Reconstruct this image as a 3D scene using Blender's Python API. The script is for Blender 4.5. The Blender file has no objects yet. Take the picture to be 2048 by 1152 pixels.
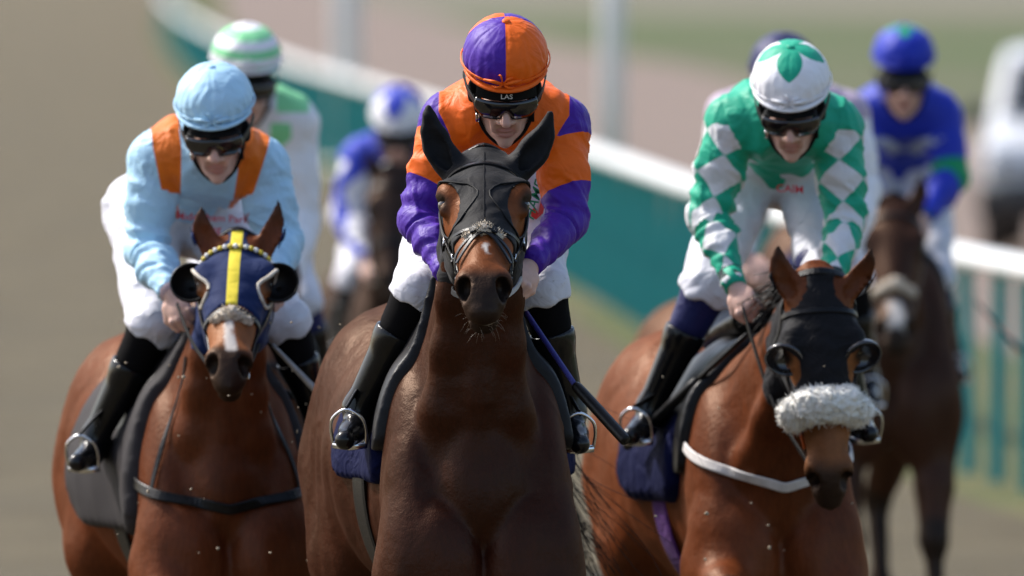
import bpy, math, random
import numpy as np
from mathutils import Vector, Matrix

random.seed(7)
rng = np.random.default_rng(11)
scene = bpy.context.scene
COL = scene.collection
R = math.radians
f32 = np.float32

# ------------------------------------------------------------------ camera
CAM_H = 2.75
FOCAL, SENSOR = 400.0, 36.0
FPX = 2048 * FOCAL / SENSOR            # focal length in photograph pixels
PITCH = math.atan((576 + 115) / FPX)   # the horizon lies just above the frame
cam_data = bpy.data.cameras.new('camera')
cam = bpy.data.objects.new('camera', cam_data)
COL.objects.link(cam)
cam.location = (0, 0, CAM_H)
cam.rotation_euler = (R(90) - PITCH, 0, 0)
cam_data.lens = FOCAL
cam_data.sensor_width = SENSOR
cam_data.clip_start = 0.5
cam_data.clip_end = 6000
cam_data.dof.use_dof = True
cam_data.dof.focus_distance = 30.95
cam_data.dof.aperture_fstop = 3.1
scene.camera = cam

# ------------------------------------------------------------------ light
SUN_EL, SUN_AZ = R(47), R(-60)        # hazy sun, high on the left and a little behind the field
world = bpy.data.worlds.new('World')
scene.world = world
world.use_nodes = True
wn = world.node_tree
sky = wn.nodes.new('ShaderNodeTexSky')
sky.sky_type = 'NISHITA'
sky.sun_disc = False
sky.sun_elevation = SUN_EL
sky.sun_rotation = SUN_AZ
sky.air_density = 1.0
sky.dust_density = 3.0
sky.ozone_density = 1.0
wn.links.new(sky.outputs[0], wn.nodes['Background'].inputs[0])
wn.nodes['Background'].inputs[1].default_value = 0.125
sun_data = bpy.data.lights.new('sun', 'SUN')
sun_data.energy = 2.8
sun_data.angle = R(4)
sun_data.color = (1.0, 0.97, 0.92)
sun = bpy.data.objects.new('sun', sun_data)
COL.objects.link(sun)
sdir = Vector((math.sin(SUN_AZ) * math.cos(SUN_EL), math.cos(SUN_AZ) * math.cos(SUN_EL), math.sin(SUN_EL)))
sun.rotation_euler = sdir.to_track_quat('Z', 'Y').to_euler()
sun.location = (-20, 60, 60)

scene.view_settings.view_transform = 'Standard'
scene.view_settings.look = 'None'
scene.view_settings.gamma = 1.0
scene.view_settings.exposure = 0.9
scene.view_settings.use_curve_mapping = False
scene.cycles.use_denoising = True
scene.cycles.max_bounces = 6
scene.render.engine = 'CYCLES'

def P(px, py, d):
    """world point seen at photograph pixel (px, py) at depth d metres"""
    c, s = math.cos(PITCH), math.sin(PITCH)
    u = -(py - 576) / FPX
    return np.array([(px - 1024) / FPX * d, d * (c + s * u), CAM_H + d * (-s + c * u)])

# ------------------------------------------------------------------ object helpers
def link(o, parent=None):
    COL.objects.link(o)
    if parent is not None:
        o.parent = parent
    return o

def empty(name, loc, rz=0.0, label=None, cat=None, group=None):
    o = bpy.data.objects.new(name, None)
    o.empty_display_size = 0.1
    COL.objects.link(o)
    o.location = loc
    o.rotation_euler = (0, 0, rz)
    tag(o, label, cat, group)
    return o

def tag(o, label=None, cat=None, group=None, kind=None):
    if label: o['label'] = label
    if cat: o['category'] = cat
    if group: o['group'] = group
    if kind: o['kind'] = kind
    return o

def mesh_obj(name, V, Fs, mat, parent=None, smooth=True, attrs=None):
    me = bpy.data.meshes.new(name)
    V = np.asarray(V, f32)
    if isinstance(Fs, np.ndarray):
        n, k = Fs.shape
        me.vertices.add(len(V))
        me.vertices.foreach_set('co', V.ravel())
        me.loops.add(n * k)
        me.loops.foreach_set('vertex_index', Fs.astype(np.int32).ravel())
        me.polygons.add(n)
        me.polygons.foreach_set('loop_start', np.arange(n, dtype=np.int32) * k)
        me.update(calc_edges=True)
    else:
        me.from_pydata(V.tolist(), [], [list(f) for f in Fs])
    me.validate()
    if smooth and len(me.polygons):
        me.polygons.foreach_set('use_smooth', np.ones(len(me.polygons), bool))
    for k, a in (attrs or {}).items():
        at = me.attributes.new(k, 'FLOAT', 'POINT')
        at.data.foreach_set('value', np.asarray(a, f32))
    me.materials.append(mat)
    return link(bpy.data.objects.new(name, me), parent)

# ------------------------------------------------------------------ numpy noise
def _hash(ix, iy, iz, seed):
    n = (ix * 374761393 + iy * 668265263 + iz * 2147483647 % 1000003 * 7919 + seed * 144269) & 0x7fffffff
    n = ((n ^ (n >> 13)) * 1274126177) & 0x7fffffff
    return ((n ^ (n >> 16)) & 0xffff) / 65535.0

def vnoise(V, freq, seed=0):
    """value noise in -1..1 at points V (N,3); freq scalar or 3-vector"""
    Q = np.asarray(V, np.float64) * np.asarray(freq)
    I = np.floor(Q).astype(np.int64)
    T = Q - I
    T = T * T * (3 - 2 * T)
    out = 0
    for dx in (0, 1):
        for dy in (0, 1):
            for dz in (0, 1):
                w = (T[:, 0] if dx else 1 - T[:, 0]) * (T[:, 1] if dy else 1 - T[:, 1]) * (T[:, 2] if dz else 1 - T[:, 2])
                out = out + w * _hash(I[:, 0] + dx, I[:, 1] + dy, I[:, 2] + dz, seed)
    return out * 2 - 1

def sstep(a, b, x):
    t = np.clip((x - a) / (b - a), 0, 1)
    return t * t * (3 - 2 * t)

# ------------------------------------------------------------------ implicit surfaces
class Prim:
    __slots__ = ('lo', 'hi', 'fn', 'k', 'op')
    def __init__(s, lo, hi, fn, k, op='u'):
        s.lo, s.hi, s.fn, s.k, s.op = np.asarray(lo, float), np.asarray(hi, float), fn, k, op

def cone(a, b, ra, rb, k=0.03, op='u'):
    a = np.asarray(a, float); b = np.asarray(b, float); e = b - a
    L2 = max(float(e @ e), 1e-9)
    r = max(ra, rb)
    def fn(X, Y, Z):
        x, y, z = X - a[0], Y - a[1], Z - a[2]
        t = np.clip((x * e[0] + y * e[1] + z * e[2]) / L2, 0, 1)
        x = x - t * e[0]; y = y - t * e[1]; z = z - t * e[2]
        return np.sqrt(x * x + y * y + z * z) - (ra + (rb - ra) * t)
    return Prim(np.minimum(a, b) - r, np.maximum(a, b) + r, fn, k, op)

def ell(c, r, M=None, k=0.03, op='u'):
    """ellipsoid; columns of M are its axes"""
    c = np.asarray(c, float); r = np.asarray(r, float)
    M = np.eye(3) if M is None else np.asarray(M, float)
    ext = np.sqrt(((M * r) ** 2).sum(1))
    def fn(X, Y, Z):
        x, y, z = X - c[0], Y - c[1], Z - c[2]
        q = [(x * M[0, i] + y * M[1, i] + z * M[2, i]) / r[i] for i in range(3)]
        k0 = np.sqrt(q[0] ** 2 + q[1] ** 2 + q[2] ** 2) + 1e-6
        k1 = np.sqrt((q[0] / r[0]) ** 2 + (q[1] / r[1]) ** 2 + (q[2] / r[2]) ** 2) + 1e-6
        return k0 * (k0 - 1) / k1
    return Prim(c - ext, c + ext, fn, k, op)

def catmull(A, n):
    """resample rows of A to n rows with a Catmull-Rom spline"""
    A = np.asarray(A, float)
    m = len(A)
    t = np.linspace(0, m - 1, n)
    i = np.clip(np.floor(t).astype(int), 0, m - 2)
    u = (t - i)[:, None]
    g = lambda j: A[np.clip(j, 0, m - 1)]
    p0, p1, p2, p3 = g(i - 1), g(i), g(i + 1), g(i + 2)
    p0 = np.where((i == 0)[:, None], 2 * p1 - p2, p0)
    p3 = np.where((i == m - 2)[:, None], 2 * p2 - p1, p3)
    return 0.5 * (2 * p1 + (p2 - p0) * u + (2 * p0 - 5 * p1 + 4 * p2 - p3) * u ** 2 + (3 * p1 - p0 - 3 * p2 + p3) * u ** 3)

def unit(v):
    v = np.asarray(v, float)
    return v / (np.linalg.norm(v, axis=-1, keepdims=True) + 1e-12)

def loft(C, L, W, U, D, n=18, k=0.04, op='u'):
    """swept ellipse: stations C, lateral directions L, half width W, dorsal U and ventral D half heights.
    dorsal direction = tangent x lateral"""
    C = np.asarray(C, float)
    L = np.asarray(L, float)
    if L.ndim == 1: L = np.repeat(L[None], len(C), 0)
    S = catmull(np.hstack([C, L, np.stack([W, U, D], 1)]), n)
    C, L, W, U, D = S[:, :3], unit(S[:, 3:6]), S[:, 6], S[:, 7], S[:, 8]
    T = unit(np.gradient(C, axis=0))
    N = unit(np.cross(T, L))
    r = np.maximum(np.maximum(W, U), D).max()
    E = C[1:] - C[:-1]; LL = (E * E).sum(1)
    c_ = C.mean(0)
    C0 = (C[:-1] - c_).astype(f32); E_ = E.astype(f32); LL_ = LL.astype(f32)
    CE = (C0 * E_).sum(1); CC = (C0 * C0).sum(1)
    ST = np.hstack([C - c_, L, N, W[:, None], U[:, None], D[:, None]]).astype(f32)
    def fn(X, Y, Z):
        Pp = np.stack([X.ravel() - c_[0], Y.ravel() - c_[1], Z.ravel() - c_[2]], 1).astype(f32)
        out = np.empty(len(Pp), f32)
        for o in range(0, len(Pp), 150000):
            p = Pp[o:o + 150000]
            PE = p @ E_.T - CE
            t = np.clip(PE / LL_, 0, 1)
            d2 = CC - 2 * (p @ C0.T) + t * (t * LL_ - 2 * PE)
            i = d2.argmin(1)
            t = np.take_along_axis(t, i[:, None], 1)
            s0 = ST[i]; s = s0 + (ST[i + 1] - s0) * t
            q = p - s[:, :3]
            a = (q * s[:, 3:6]).sum(1); b = (q * s[:, 6:9]).sum(1)
            cc = np.maximum((q * q).sum(1) - a * a - b * b, 0)
            w = s[:, 9]; hh = np.where(b > 0, s[:, 10], s[:, 11])
            g = np.minimum(w, hh)
            qa, qb, qc = a / w, b / hh, cc / (g * g)
            k0 = np.sqrt(qa * qa + qb * qb + qc) + 1e-5
            k1 = np.sqrt((qa / w) ** 2 + (qb / hh) ** 2 + qc / (g * g)) + 1e-5
            out[o:o + 150000] = k0 * (k0 - 1) / k1
        return out.reshape(X.shape)
    return Prim(C.min(0) - r, C.max(0) + r, fn, k, op)

def _apply(F, d, p):
    if p.op == 'u':
        if p.k <= 0: return np.minimum(F, d)
        h = np.maximum(p.k - np.abs(F - d), 0) / p.k
        return np.minimum(F, d) - h * h * p.k * 0.25
    d = -d
    if p.k <= 0: return np.maximum(F, d)
    h = np.maximum(p.k - np.abs(F - d), 0) / p.k
    return np.maximum(F, d) + h * h * p.k * 0.25

BIG = 0.5
def grid_eval(prims, lo, hi, h, off=0.0):
    lo = np.asarray(lo, float); hi = np.asarray(hi, float)
    n = np.ceil((hi - lo) / h).astype(int) + 1
    ax = [(lo[i] + np.arange(n[i]) * h).astype(f32) for i in range(3)]
    F = np.full(n, BIG, f32)
    for p in prims:
        m = max(p.k, 0) + 3 * h + abs(off) + 0.01
        a = np.maximum(np.floor((p.lo - m - lo) / h).astype(int), 0)
        b = np.minimum(np.ceil((p.hi + m - lo) / h).astype(int) + 1, n)
        if (b <= a).any(): continue
        sl = tuple(slice(a[i], b[i]) for i in range(3))
        X, Y, Z = np.meshgrid(ax[0][sl[0]], ax[1][sl[1]], ax[2][sl[2]], indexing='ij')
        F[sl] = _apply(F[sl], p.fn(X, Y, Z).astype(f32), p)
    return F, ax

def point_eval(prims, V, marg=0.06):
    V = np.asarray(V)
    F = np.full(len(V), BIG, V.dtype)
    X, Y, Z = (np.ascontiguousarray(V[:, i]) for i in range(3))
    for p in prims:
        m = max(p.k, 0) + marg
        lo, hi = p.lo - m, p.hi + m
        s = np.flatnonzero((X > lo[0]) & (X < hi[0]) & (Y > lo[1]) & (Y < hi[1]) & (Z > lo[2]) & (Z < hi[2]))
        if len(s):
            F[s] = _apply(F[s], p.fn(X[s], Y[s], Z[s]), p)
    return F

_CO = np.array([[i >> 2 & 1, i >> 1 & 1, i & 1] for i in range(8)])
_ED = [(a, b) for a in range(8) for b in range(a + 1, 8) if bin(a ^ b).count('1') == 1]
def surface_nets(F, ax, h, relax=1):
    F = F.copy()
    for a in range(3):                      # keep every surface closed inside the box
        s = [slice(None)] * 3
        for e in (0, -1):
            s[a] = e
            F[tuple(s)] = np.maximum(F[tuple(s)], 1e-4)
    S = F < 0
    n = np.array(F.shape) - 1
    cnt = np.zeros(n, np.int8)
    for c in _CO:
        cnt += S[c[0]:c[0] + n[0], c[1]:c[1] + n[1], c[2]:c[2] + n[2]]
    act = (cnt > 0) & (cnt < 8)
    I = np.argwhere(act)
    idx = np.full(n, -1, np.int64)
    idx[act] = np.arange(len(I))
    G = np.stack([F[I[:, 0] + c[0], I[:, 1] + c[1], I[:, 2] + c[2]] for c in _CO], 1)
    acc = np.zeros((len(I), 3)); num = np.zeros(len(I))
    for a, b in _ED:
        ga, gb = G[:, a], G[:, b]
        m = (ga < 0) != (gb < 0)
        t = np.where(m, ga / np.where(m, ga - gb, 1), 0)
        pt = _CO[a] + t[:, None] * (_CO[b] - _CO[a])
        acc += np.where(m[:, None], pt, 0); num += m
    V = (I + acc / num[:, None]) * h + np.array([ax[0][0], ax[1][0], ax[2][0]])
    quads = []
    for a in range(3):
        b, c = (a + 1) % 3, (a + 2) % 3
        s0 = [slice(1, -1)] * 3; s1 = [slice(1, -1)] * 3
        s0[a] = slice(0, -1); s1[a] = slice(1, None)
        A, B = S[tuple(s0)], S[tuple(s1)]
        E = np.argwhere(A != B)
        if not len(E): continue
        inside = A[tuple(E.T)]
        off = np.ones(3, int); off[a] = 0
        E = E + off
        def cell(db, dc):
            q = E.copy(); q[:, b] -= db; q[:, c] -= dc
            return idx[q[:, 0], q[:, 1], q[:, 2]]
        q = np.stack([cell(1, 1), cell(0, 1), cell(0, 0), cell(1, 0)], 1)
        q[~inside] = q[~inside][:, ::-1]
        quads.append(q)
    Q = np.concatenate(quads)
    Q = Q[(Q >= 0).all(1)]
    for _ in range(relax):
        V = laplace(V, Q, 0.5)
    return V, Q

def laplace(V, Q, w):
    e = np.concatenate([Q[:, [0, 1]], Q[:, [1, 2]], Q[:, [2, 3]], Q[:, [3, 0]]])
    n = len(V)
    c = np.bincount(e[:, 0], minlength=n) + np.bincount(e[:, 1], minlength=n)
    out = np.empty_like(V)
    for i in range(3):
        s = np.bincount(e[:, 0], V[e[:, 1], i], n) + np.bincount(e[:, 1], V[e[:, 0], i], n)
        out[:, i] = s / np.maximum(c, 1)
    return V * (1 - w) + out * w

def normals(V, Q):
    fn = np.cross(V[Q[:, 2]] - V[Q[:, 0]], V[Q[:, 3]] - V[Q[:, 1]])
    N = np.zeros_like(V)
    for j in range(4):
        for i in range(3):
            N[:, i] += np.bincount(Q[:, j], fn[:, i], len(V))
    return unit(N)

def prims_box(prims, pad):
    ps = [p for p in prims if p.op == 'u']
    return np.min([p.lo for p in ps], 0) - pad, np.max([p.hi for p in ps], 0) + pad

def isosurf(prims, h, off=0.0, region=None, box=None, relax=1, c=4):
    """mesh of the zero set (grown by off, cut by region); the fine grid is only evaluated near the surface"""
    lo, hi = box if box is not None else prims_box(prims, 2.5 * h + abs(off))
    lo = np.asarray(lo, float)
    nb = np.ceil((np.asarray(hi) - lo) / (h * c)).astype(int) + 1
    Fc, axc = grid_eval(prims, lo, lo + nb * h * c - h * c * .5, h * c, off)
    nb = np.array(Fc.shape) - 1
    lim = h * c * 1.7 + abs(off)
    near = np.abs(Fc) < lim
    S = Fc < off
    cnt = np.zeros(nb, np.int8); act = np.zeros(nb, bool)
    for q in _CO:
        sl = tuple(slice(q[i], q[i] + nb[i]) for i in range(3))
        cnt += S[sl]; act |= near[sl]
    act |= (cnt > 0) & (cnt < 8)
    n = nb * c + 1
    F = np.full(n, BIG, f32)
    F[:-1, :-1, :-1] = np.where(np.repeat(np.repeat(np.repeat(cnt >= 4, c, 0), c, 1), c, 2), -BIG, BIG)
    m = np.zeros(n, bool)
    m[:-1, :-1, :-1] = np.repeat(np.repeat(np.repeat(act, c, 0), c, 1), c, 2)
    for a in range(3):
        s1 = [slice(None)] * 3; s0 = [slice(None)] * 3
        s1[a] = slice(1, None); s0[a] = slice(0, -1)
        t = m.copy(); t[tuple(s1)] |= m[tuple(s0)]; m = t
    I = np.argwhere(m)
    V = (I * h + lo).astype(f32)
    f = point_eval(prims, V, .03 + 9 * h) - off
    if region is not None:
        f = np.maximum(f, region(V.astype(float)))
        # outside the active band the region still has to cut
        J = np.argwhere(~m & (F < 0))
        if len(J):
            F[tuple(J.T)] = np.maximum(-BIG, region(J * h + lo))
    F[tuple(I.T)] = f
    ax = [lo[i] + np.arange(n[i]) * h for i in range(3)]
    return surface_nets(F, ax, h, relax)

def shoot(prims, O, Dn, tmax, off=0.0, n=90):
    """outermost surface point along rays O + t*D, t<=tmax"""
    O = np.atleast_2d(np.asarray(O, float)); Dn = unit(np.atleast_2d(np.asarray(Dn, float)))
    O, Dn = np.broadcast_arrays(O, Dn)
    t = np.linspace(tmax, 0, n)
    pts = O[:, None, :] + t[None, :, None] * Dn[:, None, :]
    F = point_eval(prims, pts.reshape(-1, 3)).reshape(len(O), n) - off
    ins = F < 0
    j = np.where(ins.any(1), ins.argmax(1), n - 1)
    j = np.maximum(j, 1)
    r = np.arange(len(O))
    f1, f0 = F[r, j], F[r, j - 1]
    w = np.clip(f0 / np.where(np.abs(f0 - f1) < 1e-9, 1, f0 - f1), 0, 1)
    tt = t[j - 1] + (t[j] - t[j - 1]) * w
    pt = O + tt[:, None] * Dn
    e = 0.004
    g = np.stack([point_eval(prims, pt + np.eye(3)[i] * e) - point_eval(prims, pt - np.eye(3)[i] * e) for i in range(3)], 1)
    return pt, unit(g)

# ------------------------------------------------------------------ sweeps
def ribbon_mesh(pts, nrm, width, thick, n=None, closed=False):
    pts = np.asarray(pts, float); nrm = np.asarray(nrm, float)
    if np.isscalar(width): width = np.full(len(pts), width)
    A = np.hstack([pts, nrm, np.asarray(width)[:, None]])
    if n: A = catmull(A, n)
    pts, nrm, width = A[:, :3], unit(A[:, 3:6]), A[:, 6]
    T = unit(np.gradient(pts, axis=0))
    B = unit(np.cross(T, nrm))
    N = np.cross(B, T)
    prof = [(-.5, 0), (-.5, .55), (-.38, 1), (.38, 1), (.5, .55), (.5, 0)]
    V = np.concatenate([[pts + B * (u * width)[:, None] + N * (v * thick)] for u, v in prof]).transpose(1, 0, 2)
    m, k = V.shape[:2]
    Fs = [(i * k + j, i * k + (j + 1) % k, (i + 1) * k + (j + 1) % k, (i + 1) * k + j) for i in range(m - 1) for j in range(k)]
    Fs += [tuple(range(k))[::-1], tuple((m - 1) * k + j for j in range(k))]
    return V.reshape(-1, 3), Fs

def ribbon(name, pts, nrm, width, thick, mat, parent, n=None):
    V, Fs = ribbon_mesh(pts, nrm, width, thick, n)
    return mesh_obj(name, V, Fs, mat, parent, smooth=False)

def tube_mesh(pts, rad, k=8, n=None, up=None):
    pts = np.asarray(pts, float)
    if np.isscalar(rad): rad = np.full(len(pts), rad)
    A = np.hstack([pts, np.asarray(rad, float)[:, None]])
    if n: A = catmull(A, n)
    pts, rad = A[:, :3], A[:, 3]
    T = unit(np.gradient(pts, axis=0))
    ref = np.array([0.31, 0.17, 0.93]) if up is None else np.asarray(up, float)
    B = unit(np.cross(T, ref)); N = np.cross(B, T)
    a = np.arange(k) / k * 2 * math.pi
    V = pts[:, None] + rad[:, None, None] * (np.cos(a)[None, :, None] * B[:, None] + np.sin(a)[None, :, None] * N[:, None])
    m = len(pts)
    Fs = [(i * k + j, i * k + (j + 1) % k, (i + 1) * k + (j + 1) % k, (i + 1) * k + j) for i in range(m - 1) for j in range(k)]
    Fs += [tuple(range(k))[::-1], tuple((m - 1) * k + j for j in range(k))]
    return V.reshape(-1, 3), Fs

def tube(name, pts, rad, mat, parent, k=8, n=None):
    V, Fs = tube_mesh(pts, rad, k, n)
    return mesh_obj(name, V, Fs, mat, parent)

def join_meshes(parts):
    V, Fs, o = [], [], 0
    for v, f in parts:
        V.append(np.asarray(v)); Fs += [tuple(int(i) + o for i in q) for q in f]; o += len(v)
    return np.concatenate(V), Fs

def torus_mesh(c, ax1, ax2, r1, r2, rt, k=8, n=24):
    """ring with half axes r1 along ax1 and r2 along ax2"""
    a = np.arange(n) / n * 2 * math.pi
    ax1, ax2 = unit(ax1), unit(ax2)
    nz = np.cross(ax1, ax2)
    rad = np.cos(a)[:, None] * ax1 * r1 + np.sin(a)[:, None] * ax2 * r2
    out = unit(rad)
    b = np.arange(k) / k * 2 * math.pi
    V = np.asarray(c) + rad[:, None] + rt * (np.cos(b)[None, :, None] * out[:, None] + np.sin(b)[None, :, None] * nz)
    Fs = [(i * k + j, ((i + 1) % n) * k + j, ((i + 1) % n) * k + (j + 1) % k, i * k + (j + 1) % k) for i in range(n) for j in range(k)]
    return V.reshape(-1, 3), Fs

def sphere_mesh(c, r, M=None, n=14, m=9):
    r = np.broadcast_to(np.asarray(r, float), 3)
    M = np.eye(3) if M is None else M
    th = np.linspace(0.001, math.pi - .001, m)
    a = np.arange(n) / n * 2 * math.pi
    q = np.stack([np.sin(th)[:, None] * np.cos(a), np.sin(th)[:, None] * np.sin(a), np.cos(th)[:, None] + 0 * a], 2) * r
    V = np.asarray(c) + q.reshape(-1, 3) @ M.T
    Fs = [(i * n + j, (i + 1) * n + j, (i + 1) * n + (j + 1) % n, i * n + (j + 1) % n) for i in range(m - 1) for j in range(n)]
    return V, Fs

def box_mesh(c, half, M=None, bev=0.15):
    """bevelled box"""
    M = np.eye(3) if M is None else np.asarray(M)
    half = np.asarray(half, float)
    b = bev * half.min()
    V, Fs = [], []
    for sx in (-1, 1):
        for sy in (-1, 1):
            for sz in (-1, 1):
                for a in range(3):
                    h = half - b; h[a] = half[a]
                    V.append(h * (sx, sy, sz))
    V = np.array(V)
    from itertools import product
    def vi(sx, sy, sz, a): return ((sx > 0) * 4 + (sy > 0) * 2 + (sz > 0)) * 3 + a
    for a in range(3):
        b1, c1 = (a + 1) % 3, (a + 2) % 3
        for s in (-1, 1):
            f = []
            for (p, q) in ((-1, -1), (1, -1), (1, 1), (-1, 1)):
                v = [0, 0, 0]; v[a] = s; v[b1] = p; v[c1] = q
                f.append(vi(*v, a))
            Fs.append(f if s > 0 else f[::-1])
        for p, q in product((-1, 1), repeat=2):      # edge bevels along axis a
            v0 = [0, 0, 0]; v0[b1] = p; v0[c1] = q
            lo_ = list(v0); lo_[a] = -1; hi_ = list(v0); hi_[a] = 1
            f = [vi(*lo_, b1), vi(*hi_, b1), vi(*hi_, c1), vi(*lo_, c1)]
            Fs.append(f if p * q < 0 else f[::-1])
    for sx, sy, sz in product((-1, 1), repeat=3):
        f = [vi(sx, sy, sz, 0), vi(sx, sy, sz, 1), vi(sx, sy, sz, 2)]
        Fs.append(f if sx * sy * sz > 0 else f[::-1])
    return np.asarray(c) + V @ M.T, Fs
# ------------------------------------------------------------------ materials
def _nodes(name):
    m = bpy.data.materials.new(name)
    m.use_nodes = True
    nt = m.node_tree
    return m, nt, nt.nodes['Principled BSDF'], nt.nodes, nt.links

def _noise(nt, scale, detail=3, rough=0.55, vec=None, stretch=None):
    tc = nt.nodes.new('ShaderNodeTexCoord')
    n = nt.nodes.new('ShaderNodeTexNoise')
    n.inputs['Scale'].default_value = scale
    n.inputs['Detail'].default_value = detail
    n.inputs['Roughness'].default_value = rough
    src = tc.outputs['Object']
    if stretch:
        mp = nt.nodes.new('ShaderNodeMapping')
        mp.inputs['Scale'].default_value = stretch
        nt.links.new(src, mp.inputs['Vector']); src = mp.outputs[0]
    nt.links.new(src, n.inputs['Vector'])
    return n

def _vary(nt, col_socket, amount, scale, detail=3, stretch=None):
    """multiply a colour by 1 +- amount of noise"""
    n = _noise(nt, scale, detail, stretch=stretch)
    mr = nt.nodes.new('ShaderNodeMapRange')
    mr.inputs['From Min'].default_value = 0.25; mr.inputs['From Max'].default_value = 0.75
    mr.inputs['To Min'].default_value = 1 - amount; mr.inputs['To Max'].default_value = 1 + amount
    nt.links.new(n.outputs['Fac'], mr.inputs['Value'])
    v = nt.nodes.new('ShaderNodeVectorMath'); v.operation = 'SCALE'
    nt.links.new(col_socket, v.inputs[0]); nt.links.new(mr.outputs[0], v.inputs['Scale'])
    return v.outputs[0]

def _rgb(nt, c):
    n = nt.nodes.new('ShaderNodeRGB'); n.outputs[0].default_value = (*c, 1)
    return n.outputs[0]

def _mix(nt, fac, a, b):
    m = nt.nodes.new('ShaderNodeMix'); m.data_type = 'RGBA'
    nt.links.new(fac, m.inputs['Factor'])
    nt.links.new(a, m.inputs[6]); nt.links.new(b, m.inputs[7])
    return m.outputs[2]

def _attr(nt, name):
    a = nt.nodes.new('ShaderNodeAttribute'); a.attribute_name = name
    return a.outputs['Fac']

def _step(nt, fac, sharp):
    """0..1 across zero of a signed field"""
    m = nt.nodes.new('ShaderNodeMath'); m.operation = 'MULTIPLY_ADD'; m.use_clamp = True
    nt.links.new(fac, m.inputs[0]); m.inputs[1].default_value = sharp; m.inputs[2].default_value = 0.5
    return m.outputs[0]

def _bump(nt, bsdf, n, strength, dist):
    b = nt.nodes.new('ShaderNodeBump')
    b.inputs['Strength'].default_value = strength; b.inputs['Distance'].default_value = dist
    nt.links.new(n, b.inputs['Height']); nt.links.new(b.outputs[0], bsdf.inputs['Normal'])
    return b

_cache = {}
def plain(name, col, rough=0.5, metal=0.0, vary=0.12, vscale=30, bump=0.0, bscale=200, spec=0.5, coat=0.0, sheen=0.0, trans=0.0, detail=3):
    if name in _cache: return _cache[name]
    m, nt, b, N, Lk = _nodes(name)
    Lk.new(_vary(nt, _rgb(nt, col), vary, vscale, detail), b.inputs['Base Color'])
    b.inputs['Roughness'].default_value = rough
    b.inputs['Metallic'].default_value = metal
    b.inputs['Specular IOR Level'].default_value = spec
    b.inputs['Coat Weight'].default_value = coat
    b.inputs['Coat Roughness'].default_value = 0.15
    b.inputs['Sheen Weight'].default_value = sheen
    if bump: _bump(nt, b, _noise(nt, bscale, 4).outputs['Fac'], bump, 0.003)
    _cache[name] = m
    return m

def fabric(name, base, layers=(), rough=0.5, sheen=0.04, weave=900, bump=0.15, sharp=900.0, fold=0.38, vary=.06, fscale=15, spec=.22, dirt=0.0):
    """cloth: base colour and a list of (attribute, colour): each colour shows where its signed field is positive"""
    m, nt, b, N, Lk = _nodes(name)
    c = _rgb(nt, base)
    for at, col in layers:
        c = _mix(nt, _step(nt, _attr(nt, at), sharp), c, _rgb(nt, col))
    if dirt:      # specks and smears of track sand
        dn = _noise(nt, 75, 3, .7); dm = nt.nodes.new('ShaderNodeMapRange')
        dm.inputs['From Min'].default_value = .60; dm.inputs['From Max'].default_value = .72; dm.inputs['To Max'].default_value = dirt
        Lk.new(dn.outputs['Fac'], dm.inputs['Value'])
        c = _mix(nt, dm.outputs[0], c, _rgb(nt, (.22, .17, .11)))
    Lk.new(_vary(nt, c, vary, 14), b.inputs['Base Color'])
    b.inputs['Roughness'].default_value = rough
    b.inputs['Specular IOR Level'].default_value = spec
    b.inputs['Sheen Weight'].default_value = sheen
    b.inputs['Sheen Roughness'].default_value = 0.4
    n1 = _noise(nt, fscale, 2.5, 0.5)
    n1.inputs['Distortion'].default_value = 1.2
    n2 = _noise(nt, weave, 1)
    n3 = _noise(nt, fscale * .26, 1.2, 0.4, stretch=(1.3, 1.0, 1.0)); n3.noise_type = 'RIDGED_MULTIFRACTAL'
    n3.inputs['Distortion'].default_value = 0.8
    b1 = _bump(nt, b, n3.outputs['Fac'], fold * .9, 0.022)
    b2 = _bump(nt, b, n1.outputs['Fac'], fold, 0.022)
    Lk.new(b1.outputs[0], b2.inputs['Normal'])
    b3 = nt.nodes.new('ShaderNodeBump')
    b3.inputs['Strength'].default_value = bump; b3.inputs['Distance'].default_value = 0.0012
    Lk.new(n2.outputs['Fac'], b3.inputs['Height']); Lk.new(b2.outputs[0], b3.inputs['Normal'])
    Lk.new(b3.outputs[0], b.inputs['Normal'])
    return m

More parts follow.
